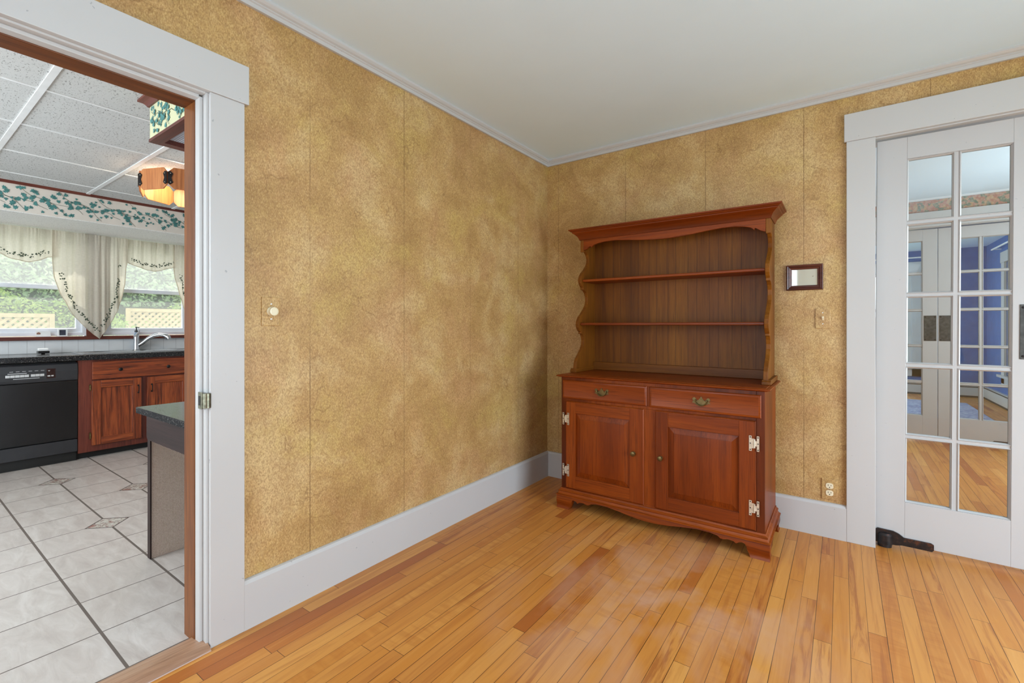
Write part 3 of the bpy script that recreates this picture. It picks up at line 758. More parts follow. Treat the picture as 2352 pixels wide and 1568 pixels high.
# doors with raised panels
def hinge(parent, xc, zc, s_, yd):
    m = MB()
    def leaf(a, b):
        for q0, q1 in ((a, b),): m.box(min(xc + s_ * q0, xc + s_ * q1), max(xc + s_ * q0, xc + s_ * q1), yd - .0032, yd - .0002, zc - .038, zc + .038)
    leaf(-.023, -.011); leaf(.012, .023)
    x_a, x_b = sorted((xc - s_ * .011, xc + s_ * .001)); m.box(x_a, x_b, yd - .003, yd - .0002, zc - .024, zc + .024)
    x_a, x_b = sorted((xc + s_ * .001, xc + s_ * .012)); m.box(x_a, x_b, yd - .003, yd - .0002, zc - .013, zc + .013)
    m.tube([(xc + s_ * .002, yd - .003, zc - .022), (xc + s_ * .002, yd - .003, zc + .022)], .0036, 10)
    k = MB()
    for q in (-.017, .0175):
        for zz in (-.031, 0, .031): k.lathe((xc + s_ * q, yd - .003, zc + zz), [(.0034, 0), (.0030, .001), (0, .0015)], 'y', 8, -1)
    n0 = len(m.v); m.v += k.v; m.f += [[i + n0 for i in f] for f in k.f]; m.mi += [1] * len(k.f)
    m.build('hinge', ['nickel', 'slot'], parent)
def hdoor(x0, x1, z0, z1, px0, px1, pz0, pz1, knob, hx, hs):
    m = MB(); yd = YF - .013
    # stiles run full height, rails between them
    def mem(a, b, c, d_): m.box(a, b, yd, YF + .004, c, d_)
    mem(x0 + .006, px0, z0 + .006, z1 - .006); mem(px1, x1 - .006, z0 + .006, z1 - .006)
    m.cur = 1; m.box(px0, px1, yd + .0004, YF + .004, z0 + .006, pz0); m.box(px0, px1, yd + .0004, YF + .004, pz1, z1 - .006)
    fr = m.build('door', ['cherryZ', 'cherryX'], hut, bevel=.001)
    l = MB(); l.loft(l.rectsweep(x0, x1, z0, z1, [(.012, .004), (0, .001), (0, -.005), (.0045, -.0105), (.0072, -.0112), (.0078, -.0095), (.012, -.0095), (.012, .004)], 'y', YF), True)
    l.build('lipped_edge', 'cherryZ', fr, smooth=True, ang=30)
    p = MB()
    p.loft(p.rectsweep(px0, px1, pz0, pz1, [(-.002, .010), (-.002, -.003), (.003, -.003), (.033, -.0105), (.0335, -.0128), (.036, -.0132)], 'y', YF), True, False, True)
    p.build('raised_panel', 'cherryZ', fr, smooth=True, ang=12)
    kx, kz = knob
    MB().lathe((kx, yd, kz), [(.011, 0), (.0105, .002), (.0055, .004), (.0055, .013), (.0125, .016), (.0145, .020), (.0135, .024), (.009, .026), (.006, .0265), (.0055, .028), (0, .029)], 'y', 20, -1).build('knob', 'brass', fr, smooth=True)
    for hz in (.571, .247): hinge(fr, hx, hz, hs, yd + .001)
hdoor(.434, .942, .132, .683, .504, .858, .213, .611, (.884, .422), .438, -1)
hdoor(1.006, 1.515, .132, .683, 1.080, 1.438, .208, .599, (1.041, .421), 1.507, 1)
# upper rack
ux0, ux1 = .405, 1.549
sc = [(-.208, 1.674), (-.185, 1.667), (-.160, 1.650), (-.145, 1.622), (-.150, 1.597), (-.168, 1.572), (-.205, 1.542), (-.240, 1.518), (-.262, 1.495), (-.272, 1.470), (-.266, 1.450), (-.252, 1.432), (-.236, 1.420), (-.236, 1.406), (-.208, 1.402), (-.184, 1.386), (-.168, 1.360), (-.165, 1.331), (-.176, 1.304), (-.200, 1.278), (-.240, 1.245), (-.276, 1.220), (-.298, 1.196), (-.306, 1.170), (-.300, 1.148), (-.284, 1.128), (-.266, 1.118), (-.266, 1.106), (-.246, 1.103), (-.230, 1.085), (-.222, 1.060), (-.226, 1.034), (-.246, 1.004), (-.280, .972), (-.314, .944), (-.332, .918), (-.338, .893), (-.338, .872)]
YU = -.040
prof = [(YU, 1.81), (-.232, 1.81), (-.232, 1.664), (-.214, 1.664), (-.212, 1.672)] + sc + [(YU, .872)]
for a in (ux0, ux1 - .022):
    MB().prism(prof, 'x', a, a + .022).build('side_panel', 'mapleZ', hut, bevel=.003)
for a in (ux0 - .016, ux1 - .028):
    m = MB(); m.prism([(YU, .8505), (-.352, .8505), (-.352, .866), (-.342, .872), (-.342, .876), (YU, .876)], 'x', a, a + .044)
    m.build('foot_rail', 'mapleY', hut, bevel=.003)
m = MB(); m.box(ux0 + .022, ux1 - .022, YU - .012, YU, .86, 1.80)
bp = m.build('back_panel', 'mapleZ', hut)
gx = [.49, .568, .621, .695, .746, .821, .870, .945, .994, 1.071, 1.124, 1.198, 1.25, 1.327, 1.378, 1.455]
m = MB()
for x in gx: m.box(x - .0008, x + .0008, YU - .0125, YU - .011, .86, 1.80)
m.build('board_joints', 'joint', bp)
MB().box(ux0 + .022, ux1 - .022, -.078, YU - .012, .851, .905).build('back_rail', 'mapleX', hut, bevel=.002)
for z, yf in ((1.457, -.250), (1.163, -.282)):
    MB().box(ux0 + .022, ux1 - .022, yf, YU - .012, z, z + .017).build('shelf', 'cherryX', hut, bevel=.005, segs=3)
va = [(.427, 1.674), (.450, 1.681), (.472, 1.697), (.480, 1.699), (.483, 1.690), (.500, 1.704), (.530, 1.713), (.579, 1.720), (.649, 1.721), (.735, 1.714), (.82, 1.704), (.90, 1.698), (hc, 1.696)]
va = va + [(2 * hc - x, z) for x, z in va[-2::-1]]
MB().prism(va + [(ux1 - .022, 1.775), (ux0 + .022, 1.775)], 'y', -.232, -.214).build('valance_board', 'cherryX', hut, bevel=.0015)
cr = [(-.02, 1.744), (.004, 1.744), (.006, 1.748), (.008, 1.756), (.016, 1.770), (.030, 1.784), (.040, 1.790), (.042, 1.796), (.050, 1.799), (.052, 1.803), (.060, 1.806), (.060, 1.814), (-.02, 1.814)]
m = MB(); m.usweep(ux0, ux1, YU, -.236, cr); m.box(ux0, ux1, -.235, YU, 1.798, 1.812)
m.build('crown_moulding', 'cherryX', hut, smooth=True, ang=28)

# ------------------------------------------------------------------ small things on the walls
t = thing('picture_frame', 'small dark wooden frame with a pale greenish mirror between hutch and door', 'framed mirror', (1.693, -.012, 1.36))
m = MB(); m.loft(m.rectsweep(1.605, 1.780, 1.361, 1.504, [(0, 0), (0, -.014), (.005, -.018), (.011, -.015), (.014, -.018), (.019, -.014), (.024, -.012), (.027, -.008), (.027, 0)], 'y', 0), True)
m.build('moulding', 'frameX', t)
def mirror_mat():
    k = M('foxed_mirror'); v = k.obj(0)
    sp = k.noise(k.map(v, (40, 40, 60)), 1.0, 3.0, .6)
    c = k.mix(k.ramp(sp, [(0.66, 0.0), (0.72, 0.7)]), C(206, 214, 204), C(120, 112, 92))
    d = k.n('ShaderNodeBsdfDiffuse', {'Color': c}).outputs[0]; g = k.n('ShaderNodeBsdfGlossy', {'Color': (.95, .98, .95, 1), 'Roughness': .03}).outputs[0]
    mx = k.n('ShaderNodeMixShader', {0: .35}); k.set(mx.inputs[1], d); k.set(mx.inputs[2], g); return k.done(mx.outputs[0])
MAT['mirror'] = mirror_mat()
B(1.630, 1.755, -.007, -.004, 1.386, 1.479).build('mirror_glass', 'mirror', t)

def screw(mb, x, y, z, ax, sg, r=.0032): mb.lathe((x, y, z), [(r, 0), (r * .9, .0012), (0, .0016)], ax, 10, sg)
t = thing('light_switch', 'wallpapered switch plate with a small ivory toggle under the dark frame', 'light switch', (1.779, 0, 1.145))
m = MB(); m.loft(m.rectsweep(1.744, 1.814, 1.145, 1.256, [(0, 0), (0, -.005), (.0025, -.0058), (.004, -.006)], 'y', 0), True, False, True); m.build('plate', 'paper_plate_r', t)
m = MB(); m.prism([(-.006, 1.190), (-.019, 1.204), (-.019, 1.211), (-.006, 1.212)], 'x', 1.774, 1.784); m.build('toggle', 'ivory', t, bevel=.0015)
for z in (1.232, 1.170):
    m = MB(); screw(m, 1.779, -.006, z, 'y', -1); m.build('screw', 'steel', t, smooth=True)

t = thing('wall_outlet', 'wallpapered outlet plate with two ivory sockets low beside the french door', 'outlet', (1.808, 0, .206))
m = MB(); m.loft(m.rectsweep(1.773, 1.845, .205, .319, [(0, 0), (0, -.005), (.0025, -.0058), (.004, -.006)], 'y', 0), True, False, True); m.build('plate', 'paper_plate_r', t)
for zc in (.2815, .2425):
    m = MB(); pts = []
    for i in range(28):
        a = 2 * math.pi * i / 28; pts.append((1.809 + .0172 * max(-.86, min(.86, math.cos(a))) / .86, zc + .0150 * max(-.92, min(.92, math.sin(a))) / .92))
    m.prism(pts, 'y', -.0055, -.0085); f = m.build('socket', 'ivory', t, bevel=.0008)
    q = MB(); q.box(1.8015, 1.8040, -.0088, -.0084, zc - .001, zc + .007); q.box(1.8140, 1.8165, -.0088, -.0084, zc - .000, zc + .006)
    q.lathe((1.809, -.0084, zc - .0075), [(.0027, 0), (.0027, .0004), (0, .0005)], 'y', 10, -1); q.build('slots', 'slot', f)
m = MB(); screw(m, 1.809, -.006, .262, 'y', -1); m.build('screw', 'steel', t, smooth=True)

t = thing('dimmer_switch', 'wallpapered dimmer plate with a round ivory knob beside the kitchen doorway', 'dimmer switch', (0, -2.139, 1.16))
m = MB(); m.loft(m.rectsweep(-2.175, -2.103, 1.160, 1.274, [(0, 0), (0, .005), (.0025, .0058), (.004, .006)], 'x', 0), True, False, True); m.build('plate', 'paper_plate', t)
MB().lathe((.006, -2.139, 1.217), [(.018, 0), (.0185, .003), (.0165, .006), (.0160, .019), (.0172, .022), (.0165, .025), (.013, .0258), (.0125, .0242), (0, .0245)], 'x', 28, 1).build('knob', 'ivory', t, smooth=True)
for z in (1.247, 1.187):
    m = MB(); screw(m, .006, -2.139, z, 'x', 1); m.build('screw', 'steel', t, smooth=True)

t = thing('added_pendant', 'unseen white glass pendant lamp added behind the camera to light the room', 'pendant lamp', (2.3, -2.9, H))  # lamp invented out of view to brighten the ceiling and room
MB().lathe((2.3, -2.9, H - .02), [(.06, .02), (.06, .008), (0, 0)], 'z', 20).build('ceiling_plate', 'white', t, smooth=True)
MB().tube([(2.3, -2.9, 1.76), (2.3, -2.9, H - .02)], .006, 8).build('stem', 'white', t)
MB().lathe((2.3, -2.9, 1.66), [(.02, 0), (.13, .04), (.19, .12), (.185, .121), (.125, .045), (0, .01)], 'z', 28).build('shade', 'white', t, smooth=True)
pd = bpy.data.lights.new('added_pendant_light', 'POINT'); pd.energy = 30; pd.color = (.62, .81, 1.0); pd.shadow_soft_size = .07
po = bpy.data.objects.new('added_pendant_light', pd); COL.objects.link(po); po.location = (2.3, -2.9, 1.82)

# ------------------------------------------------------------------ kitchen shell
WX = -4.08
w = MB()
w.box(WX - .14, WX, -4.9, -2.62, 0, KH); w.box(WX - .14, WX, -1.845, -1.728, 0, KH); w.box(WX - .14, WX, -.968, .13, 0, KH)
w.box(WX - .14, WX, -2.62, -.968, 0, 1.06); w.box(WX - .14, WX, -2.62, -.968, 2.06, KH)
struct(w, 'wall_kitchen_window', 'hallwall', 'kitchen wall with two windows over the sink', 'wall')
struct(B(WX, 0, 0.0, .13, 0, KH), 'wall_kitchen_end', 'hallwall', 'plain far end wall of the kitchen', 'wall')
struct(B(WX, -.13, -5.03, -4.9, 0, KH), 'wall_kitchen_south', 'hallwall', 'plain kitchen wall beyond the left edge of the picture', 'wall')
struct(B(WX - .14, -.13, -5.03, .13, KH, KH + .06), 'ceiling_kitchen', 'acoustic', 'suspended kitchen ceiling of speckled acoustic tiles', 'ceiling')
m = MB()
for y in (-3.82, -3.21, -2.60, -1.99, -1.38, -.77): m.box(-3.36, -.13, y - .013, y + .013, KH - .006, KH + .001)
for x in (-.60, -1.21, -1.83, -2.45, -3.07): m.box(x - .008, x + .008, -4.9, 0, KH - .004, KH + .001)
struct(m, 'trim_13', 'tbar', 'white metal grid between the kitchen ceiling tiles', 'ceiling grid')

# soffit over the window, papered with ivy
SX, SZ = -3.35, 2.045
LIFT = [0]
def ivy_leaf(m, to3, u, v, s_, ang):
    LIFT[0] = (LIFT[0] + 1) % 41
    base = [(0, -.55), (.18, -.35), (.55, -.42), (.42, -.08), (.62, .12), (.26, .18), (.16, .42), (0, .66), (-.16, .42), (-.26, .18), (-.62, .12), (-.42, -.08), (-.55, -.42), (-.18, -.35)]
    ca, sa = math.cos(ang), math.sin(ang)
    pts = [to3(u + s_ * (a * ca - b * sa), v + s_ * (a * sa + b * ca)) for a, b in base]
    c_ = to3(u, v); n = len(pts)
    m.add([c_] + pts, [(0, 1 + i, 1 + (i + 1) % n) for i in range(n)])
def vine(m, to3, pts, w_):
    for (a, b), (c_, d_) in zip(pts[:-1], pts[1:]):
        L = math.hypot(c_ - a, d_ - b) or 1; nx, ny = -(d_ - b) / L * w_, (c_ - a) / L * w_
        m.add([to3(a - nx, b - ny), to3(c_ - nx, d_ - ny), to3(c_ + nx, d_ + ny), to3(a + nx, b + ny)], [(0, 1, 2, 3)])
def ivy(m, to3, u0, u1, v0, v1, step, size, seed):
    rg = random.Random(seed)
    H_ = v1 - v0; u = u0 - step
    while u < u1 + step:
        for du, v_from, v_to in ((0, v1 - .03 * H_, v0 + .10 * H_), (step * .5, v1 - .35 * H_, v0 + .25 * H_)):
            n = 9; pts = []
            for i in range(n):
                q = i / (n - 1)
                pts.append((u + du + step * 1.15 * q + rg.uniform(-.01, .01), v_from + (v_to - v_from) * (q + .12 * math.sin(q * 7)) + rg.uniform(-.006, .006)))
            inside = [p for p in pts if u0 + .01 < p[0] < u1 - .01]
            m.cur = 2
            if len(inside) > 1: vine(m, to3, inside, .0012)
            m.cur = 1
            for p in inside:
                for _ in range(rg.choice((1, 2, 2, 3))):
                    s_ = size * rg.uniform(.55, 1.15)
                    uu = min(max(p[0] + rg.uniform(-.05, .05), u0 + s_ * .75), u1 - s_ * .75); vv = min(max(p[1] + rg.uniform(-.05, .05), v0 + s_ * .75), v1 - s_ * .75)
                    ivy_leaf(m, to3, uu, vv, s_, rg.uniform(-1.2, 1.2) + math.pi * rg.choice((0, 0, 1)))
        u += step
m = MB(); m.box(WX, SX, -4.9, 0, SZ + .004, KH)
ivy(m, lambda u, v: (SX + .0008 + .0001 * LIFT[0], u, v), -4.0, -.2, SZ + .012, KH - .022, .23, .027, 3)
struct(m, 'wall_soffit', ['cream_paper', 'teal', 'vine'], 'dropped soffit over the windows papered with teal ivy', 'soffit', recalc=False)
struct(B(WX, SX - .006, -4.9, 0, SZ, SZ + .004), 'ceiling_soffit', 'lit_soffit_tile', 'underside of the ivy papered soffit with window light painted in', 'soffit')
m = MB(); m.box(SX - .001, SX + .014, -4.9, 0, KH - .022, KH)
struct(m, 'trim_14', 'mahogY', 'thin dark wood strip along the top of the soffit', 'trim')

# ------------------------------------------------------------------ kitchen windows
def kwindow(name, y0, y1, label):
    t = thing(name, label, 'window', (WX - .06, (y0 + y1) / 2, 1.065), kind='structure')
    z0, z1 = 1.066, 2.055
    m = MB(); m.loft(m.rectsweep(y0, y1, z0, z1, [(0, -.09), (0, .0), (.028, .0), (.030, -.012), (.036, -.014), (.036, -.09)], 'x', WX), True)
    m.build('frame', 'vinyl', t)
    for nm, a, b, dx in (('lower_sash', z0 + .034, 1.535, -.022), ('upper_sash', 1.500, z1 - .034, -.052)):
        m = MB(); m.loft(m.rectsweep(y0 + .035, y1 - .035, a, b, [(0, 0), (.033, 0), (.037, -.008), (.037, -.028), (0, -.028)], 'x', WX + dx), True)
        f = m.build(nm, 'vinyl', t)
        B(WX + dx - .017, WX + dx - .013, y0 + .07, y1 - .07, a + .034, b - .034).build('pane', 'glass' if nm == 'lower_sash' else 'glass_upper', f)
    return t
kwindow('window_3', -2.618, -1.848, 'white double hung window behind the left kitchen curtain')
kwindow('window_4', -1.725, -.970, 'white double hung window above the sink and faucet')
m = MB(); m.box(WX, WX + .012, -1.848, -1.725, 1.06, 2.05)
struct(m, 'trim_15', 'mahogZ', 'dark red wooden post between the two kitchen windows', 'trim')
m = MB(); m.box(WX - .02, WX + .05, -4.0, -.2, 1.028, 1.060)
struct(m, 'trim_16', 'mahogY', 'dark red wooden sill under the kitchen windows', 'window sill', bevel=.004)
m = MB(); m.box(WX, WX + .008, -4.0, 0, .91, 1.028); m.cur = 1
y = -3.95
while y < -.1:
    m.box(WX + .0075, WX + .0088, y - .0015, y + .0015, .91, 1.028); y += .1135
struct(m, 'trim_17', ['backsplash', 'grout'], 'white tiled backsplash strip between counter and sill', 'backsplash')

# curtains
def lerp(pts, u):
    for (a, b), (c_, d_) in zip(pts[:-1], pts[1:]):
        if u <= c_: return b + (d_ - b) * (u - a) / (c_ - a)
    return pts[-1][1]
def drape(parent, name, y0, y1, hem, xo, fold, amp, seed, leaf_off=.05, taper=False, ztop=2.037):
    rg = random.Random(seed); ph = rg.uniform(0, 6)
    NU, NV = max(24, int((y1 - y0) / .0075)), 16
    def X(u, q):
        gather = .0065 * math.sin(u * 330 + 2 * math.sin(u * 41)) * max(0, 1 - q * 5) + .0018 * math.sin(u * 520)* max(0, 1 - q * 8)
        return xo + gather + amp * (.35 + .65 * min(1, q * 2)) * (math.sin(u / fold * 6.283 + ph) + .5 * math.sin(u / fold * 2.6 * 6.283 + ph * 2))
    m = MB(); vs = []; fs = []
    for i in range(NU + 1):
        u = y0 + (y1 - y0) * i / NU; zh = lerp(hem, u)
        for j in range(NV + 1):
            q = j / NV; zz = ztop + (zh - ztop) * q
            rod = .008 * math.exp(-((zz - (ztop - .035)) / .016) ** 2)
            vs.append((X(u, q * (ztop - zh) / .9) + rod, u, zz))
    for i in range(NU):
        for j in range(NV):
            a = i * (NV + 1) + j; fs.append((a, a + 1, a + NV + 2, a + NV + 1))
    m.add(vs, fs)
    c_ = m.build(name, 'linen', parent, smooth=True, ang=180, recalc=False)
    # rolled hem
    hm = MB(); path = [(X(y0 + (y1 - y0) * i / NU, (ztop - lerp(hem, y0 + (y1 - y0) * i / NU)) / .9), y0 + (y1 - y0) * i / NU, lerp(hem, y0 + (y1 - y0) * i / NU)) for i in range(NU + 1)]
    hm.tube(path, .0035, 6); hm.build('hem', 'linen', c_, smooth=True)
    # embroidered trail following the hem
    e = MB(); s_ = 0; nxt = 0; last = None
    K = 400
    for i in range(K):
        u = y0 + .012 + (y1 - y0 - .024) * i / (K - 1); z = lerp(hem, u) + leaf_off
        if taper:
            du = .01; sl_ = (lerp(hem, min(u + du, y1)) - lerp(hem, max(u - du, y0))) / (2 * du); n_ = math.hypot(1, sl_)
            uu = u - leaf_off * sl_ / n_; z = lerp(hem, u) + leaf_off / n_
        else: uu = u
        if not (y0 + .008 < uu < y1 - .008) or z > ztop - .2: last = None; continue
        if last is not None: s_ += math.hypot(uu - last[0], z - last[1])
        last = (uu, z)
        if s_ >= nxt:
            nxt = s_ + rg.uniform(.010, .019)
            for _ in range(2):
                a, b = uu + rg.uniform(-.012, .012), z + rg.uniform(-.015, .015)
                q = (ztop - b) / .9; x_ = X(a, q) + .0035 + .0001 * LIFT[0]
                ivy_leaf(e, lambda p, w_: (x_ + 0, p, w_), a, b, rg.uniform(.008, .0145), rg.uniform(0, 6.28))
    if e.v: e.build('embroidery', 'vine', c_, recalc=False)['kind'] = 'stuff'
    return c_
t = thing('curtain', 'cream linen curtain with ivy embroidery over the left kitchen window', 'curtain', (WX + .05, -2.2, 1.04))
hemL = [(-2.64, 1.80), (-2.56, 1.76), (-2.45, 1.785), (-2.419, 1.79), (-2.354, 1.748), (-2.243, 1.728), (-2.18, 1.75), (-2.119, 1.788), (-2.06, 1.795)]
drape(t, 'valance', -2.64, -2.055, hemL, WX + .054, .13, .010, 1)
tailL = [(-2.098, 1.80), (-2.092, 1.72), (-2.083, 1.61), (-2.046, 1.47), (-1.971, 1.288), (-1.877, 1.153), (-1.766, 1.036)]
drape(t, 'tail', -2.098, -1.766, tailL, WX + .074, .12, .011, 2, .05, True)
MB().tube([(WX + .036, -2.66, 2.003), (WX + .036, -1.77, 2.003)], .006, 8).build('rod', 'white', t)
t = thing('curtain', 'cream linen curtain with ivy embroidery over the window above the sink', 'curtain', (WX + .05, -1.3, 1.04))
tailR = [(-1.766, 1.04), (-1.681, 1.185), (-1.629, 1.318), (-1.59, 1.453), (-1.567, 1.633), (-1.568, 1.744), (-1.550, 1.808)]
drape(t, 'tail', -1.766, -1.550, tailR, WX + .074, .085, .011, 5, .05, True)
hemR = [(-1.57, 1.81), (-1.46, 1.767), (-1.38, 1.742), (-1.319, 1.733), (-1.27, 1.745), (-1.221, 1.768), (-1.13, 1.795)]
drape(t, 'valance', -1.57, -1.125, hemR, WX + .054, .10, .010, 6)
tail2 = [(-1.155, 1.80), (-1.14, 1.68), (-1.099, 1.49), (-1.025, 1.262), (-.93, 1.09), (-.88, 1.04)]
drape(t, 'tail', -1.155, -.93, tail2, WX + .074, .10, .010, 8, .05, True)
MB().tube([(WX + .036, -1.765, 2.003), (WX + .036, -.86, 2.003)], .006, 8).build('rod', 'white', t)

# ------------------------------------------------------------------ kitchen counter run
FX = -3.47
t = thing('countertop', 'black speckled stone countertop over the dishwasher and sink cabinet', 'countertop', (-3.77, -2.0, .862))
m = MB(); y0, y1 = -4.2, -.3; s0, s1, s2, s3 = -3.925, -3.545, -1.97, -1.16
m.box(WX + .01, s0, y0, y1, .862, .908); m.box(s1, FX + .025, y0, y1, .862, .908); m.box(s0, s1, y0, s2, .862, .908); m.box(s0, s1, s3, y1, .862, .908)
m.build('slab', 'granite', t, bevel=.003)
t = thing('kitchen_sink', 'double bowl stainless steel sink set into the dark countertop', 'sink', (-3.77, -1.57, .74))
m = MB()
m.loft(m.rectsweep(s0 - .012, s1 + .012, s2 - .012, s3 + .012, [(0, .9085), (.004, .913), (.020, .914), (.026, .910)], 'z', 0), True)
mid = -1.50
for a, b in ((s2 + .014, mid - .012), (mid + .012, s3 - .014)):
    m.loft(m.rectsweep(s0 + .05, s1 - .014, a, b, [(0, .910), (.004, .906), (.014, .78), (.03, .758), (.06, .752)], 'z', 0), True, False, True)
m.box(s0 + .013, s1 - .013, mid - .012, mid + .012, .90, .910); m.box(s0 + .013, s0 + .05, s2 + .013, s3 - .013, .900, .910)
m.build('bowls', 'steel', t, smooth=True, ang=40)
fx, fy = -3.985, -1.485
t = thing('faucet', 'brushed steel kitchen faucet with a curved pull-out spout', 'faucet', (fx, fy, .908))
MB().lathe((fx, fy, .910), [(.034, 0), (.034, .004), (.026, .010), (.024, .02), (.0235, .11), (.025, .125), (.024, .142), (.018, .152), (0, .156)], 'z', 24).build('body', 'steel', t, smooth=True)
sp = [(fx + .0, fy + .01, .955), (fx + .02, fy + .045, .985), (fx + .045, fy + .085, 1.028), (fx + .075, fy + .125, 1.058), (fx + .105, fy + .165, 1.070), (fx + .135, fy + .20, 1.062), (fx + .155, fy + .225, 1.040), (fx + .16, fy + .23, 1.022)]
MB().tube(sp, [.016, .0175, .018, .018, .0185, .021, .023, .020], 14).build('spout', 'steel', t, smooth=True)
MB().tube([(fx, fy, 1.062), (fx - .005, fy + .015, 1.085), (fx - .01, fy + .03, 1.115)], [.009, .008, .006], 10).build('lever', 'steel', t, smooth=True)
sx_, sy_ = -4.045, -1.468
t = thing('soap_bottle', 'clear soap bottle with a black pump behind the faucet', 'soap bottle', (sx_, sy_, .908))
MB().lathe((sx_, sy_, .9085), [(.022, 0), (.024, .006), (.024, .13), (.020, .16), (.012, .178), (.012, .186), (0, .187)], 'z', 20).build('bottle', plain('blue_soap', C(140, 158, 178), .15), t, smooth=True)
m = MB(); m.lathe((sx_, sy_, 1.094), [(.014, 0), (.014, .018), (.006, .02), (.005, .045), (.010, .047), (.010, .055), (0, .056)], 'z', 14); m.tube([(sx_, sy_, 1.144), (sx_ + .03, sy_ + .012, 1.140)], .005, 8)
m.build('pump', 'black', t, smooth=True)
# dish and things on the sill
t = thing('sponge_caddy', 'small black tray holding a pale sponge on the dark countertop', 'sponge tray', (-3.93, -2.17, .908))
m = MB(); m.box(-3.96, -3.90, -2.205, -2.13, .914, .936); m.box(-3.94, -3.92, -2.18, -2.155, .9082, .914); m.build('tray', 'black', t, bevel=.004)
MB().box(-3.955, -3.905, -2.20, -2.135, .936, .958).build('sponge', 'white', t, bevel=.005)
t = thing('photo_card', 'small white card with a portrait printed on it leaning on the sill', 'card', (-4.045, -2.15, 1.06))
m = MB(); m.add([(-4.042, -2.197, 1.0605), (-4.042, -2.100, 1.0605), (-4.056, -2.100, 1.112), (-4.056, -2.197, 1.112), (-4.044, -2.197, 1.0605), (-4.044, -2.100, 1.0605), (-4.058, -2.100, 1.112), (-4.058, -2.197, 1.112)], [(0, 1, 2, 3), (7, 6, 5, 4), (0, 4, 5, 1), (1, 5, 6, 2), (2, 6, 7, 3), (3, 7, 4, 0)])
c_ = m.build('card', 'white', t)
m = MB(); m.lathe((-4.0485, -2.178, 1.088), [(.013, 0), (.013, .0008), (0, .0009)], 'x', 20, 1); m.build('portrait', plain('portrait_print', C(170, 122, 104), .6, wob=.3), c_)
t = thing('small_frame', 'small pale framed dark picture standing on the kitchen sill', 'picture frame', (-4.045, -2.02, 1.06))
m = MB(); m.loft(m.rectsweep(-2.053, -1.987, 1.0605, 1.132, [(0, -.012), (0, .004), (.010, .004), (.011, -.002), (.011, -.012)], 'x', -4.045), True); m.build('moulding', 'white', t)
B(-4.053, -4.049, -2.043, -1.997, 1.071, 1.122).build('picture', plain('slate_picture', C(58, 62, 78), .5, wob=.2, scale=60), t)

# dishwasher
t = thing('dishwasher', 'black built-in dishwasher under the kitchen counter', 'dishwasher', (-3.75, -2.33, .0))
dy0, dy1 = -2.632, -2.030
B(-4.02, FX - .03, dy0 + .005, dy1 - .005, .02, .855).build('body', 'toe', t)
m = MB(); m.prism([(FX - .03, .698), (FX + .004, .698), (FX + .010, .72), (FX + .012, .78), (FX + .006, .835), (FX - .004, .846), (FX - .03, .846)], 'y', dy0, dy1)
cpn = m.build('control_panel', 'black_soft', t, bevel=.003)
B(FX - .03, FX + .002, dy0, dy1, .198, .694).build('door_panel', 'black', t, bevel=.004)
B(FX - .03, FX - .002, dy0, dy1, .085, .190).build('lower_panel', 'black_soft', t, bevel=.003)
B(FX - .06, FX - .035, dy0, dy1, .003, .085).build('toe_kick', 'toe', t)
m = MB(); m.box(FX + .0105, FX + .0125, -2.222, -2.168, .728, .806); m.build('display', plain('brown_display', C(44, 24, 22), .2), cpn, bevel=.006)
for i, y in enumerate([-2.452 + .0262 * k for k in range(5)] + [-2.312 + .0262 * k for k in range(3)]):
    B(FX + .010, FX + .0145, y, y + .0245, .748, .768).build('button', 'silver_print', cpn, bevel=.001)
m = MB(); m.box(FX + .011, FX + .0128, -2.44, -2.335, .776, .781); m.box(FX + .011, FX + .0128, -2.41, -2.262, .734, .738)
for k in range(6): m.box(FX + .0108, FX + .0126, -2.43 + .035 * k, -2.41 + .035 * k, .793, .796)
m.build('printed_marks', 'silver_print', cpn)
for a_, b_ in ((-2.216, -2.200), (-2.194, -2.180)): B(FX + .0124, FX + .0132, a_, b_, .742, .752).build('display_key', 'silver_print', cpn)
m = MB(); m.prism([(-2.214, .792), (-2.200, .792), (-2.207, .784)], 'x', FX + .0124, FX + .0132); m.build('badge', 'silver_print', cpn)

# sink cabinet
t = thing('sink_cabinet', 'red oak sink base cabinet with two panelled doors beside the dishwasher', 'cabinet', (-3.75, -1.5, 0))
cy0, cy1 = -2.026, -.98
m = MB(); m.box(-4.05, FX - .02, cy0, cy0 + .018, .09, .861); m.box(-4.05, FX - .02, cy1 - .018, cy1, .09, .861); m.box(-4.05, FX - .02, cy0, cy1, .09, .108)
ya, yb_ = -1.918, cy1 - .02
m.box(FX - .02, FX, cy0, ya, .062, .861); m.box(FX - .02, FX, yb_, cy1, .062, .861); m.box(FX - .02, FX, ya, yb_, .835, .861); m.box(FX - .02, FX, ya, yb_, .66, .70); m.box(FX - .02, FX, ya, yb_, .062, .125); m.box(FX - .02, FX, -1.60, -1.535, .125, .66)
m.build('carcass', 'mahogZ', t)
B(-3.56, -3.535, cy0, cy1, .003, .09).build('toe_kick', 'toe', t)
dr = B(FX, FX + .019, -1.938, -1.05, .690, .845).build('drawer_front', 'oakY', t, bevel=.005, segs=3)
for y in (-1.748, -1.385):
    MB().lathe((FX + .019, y, .768), [(.008, 0), (.006, .004), (.006, .012), (.015, .016), (.016, .020), (.011, .025), (0, .027)], 'x', 18, 1).build('knob', 'iron', dr, smooth=True)
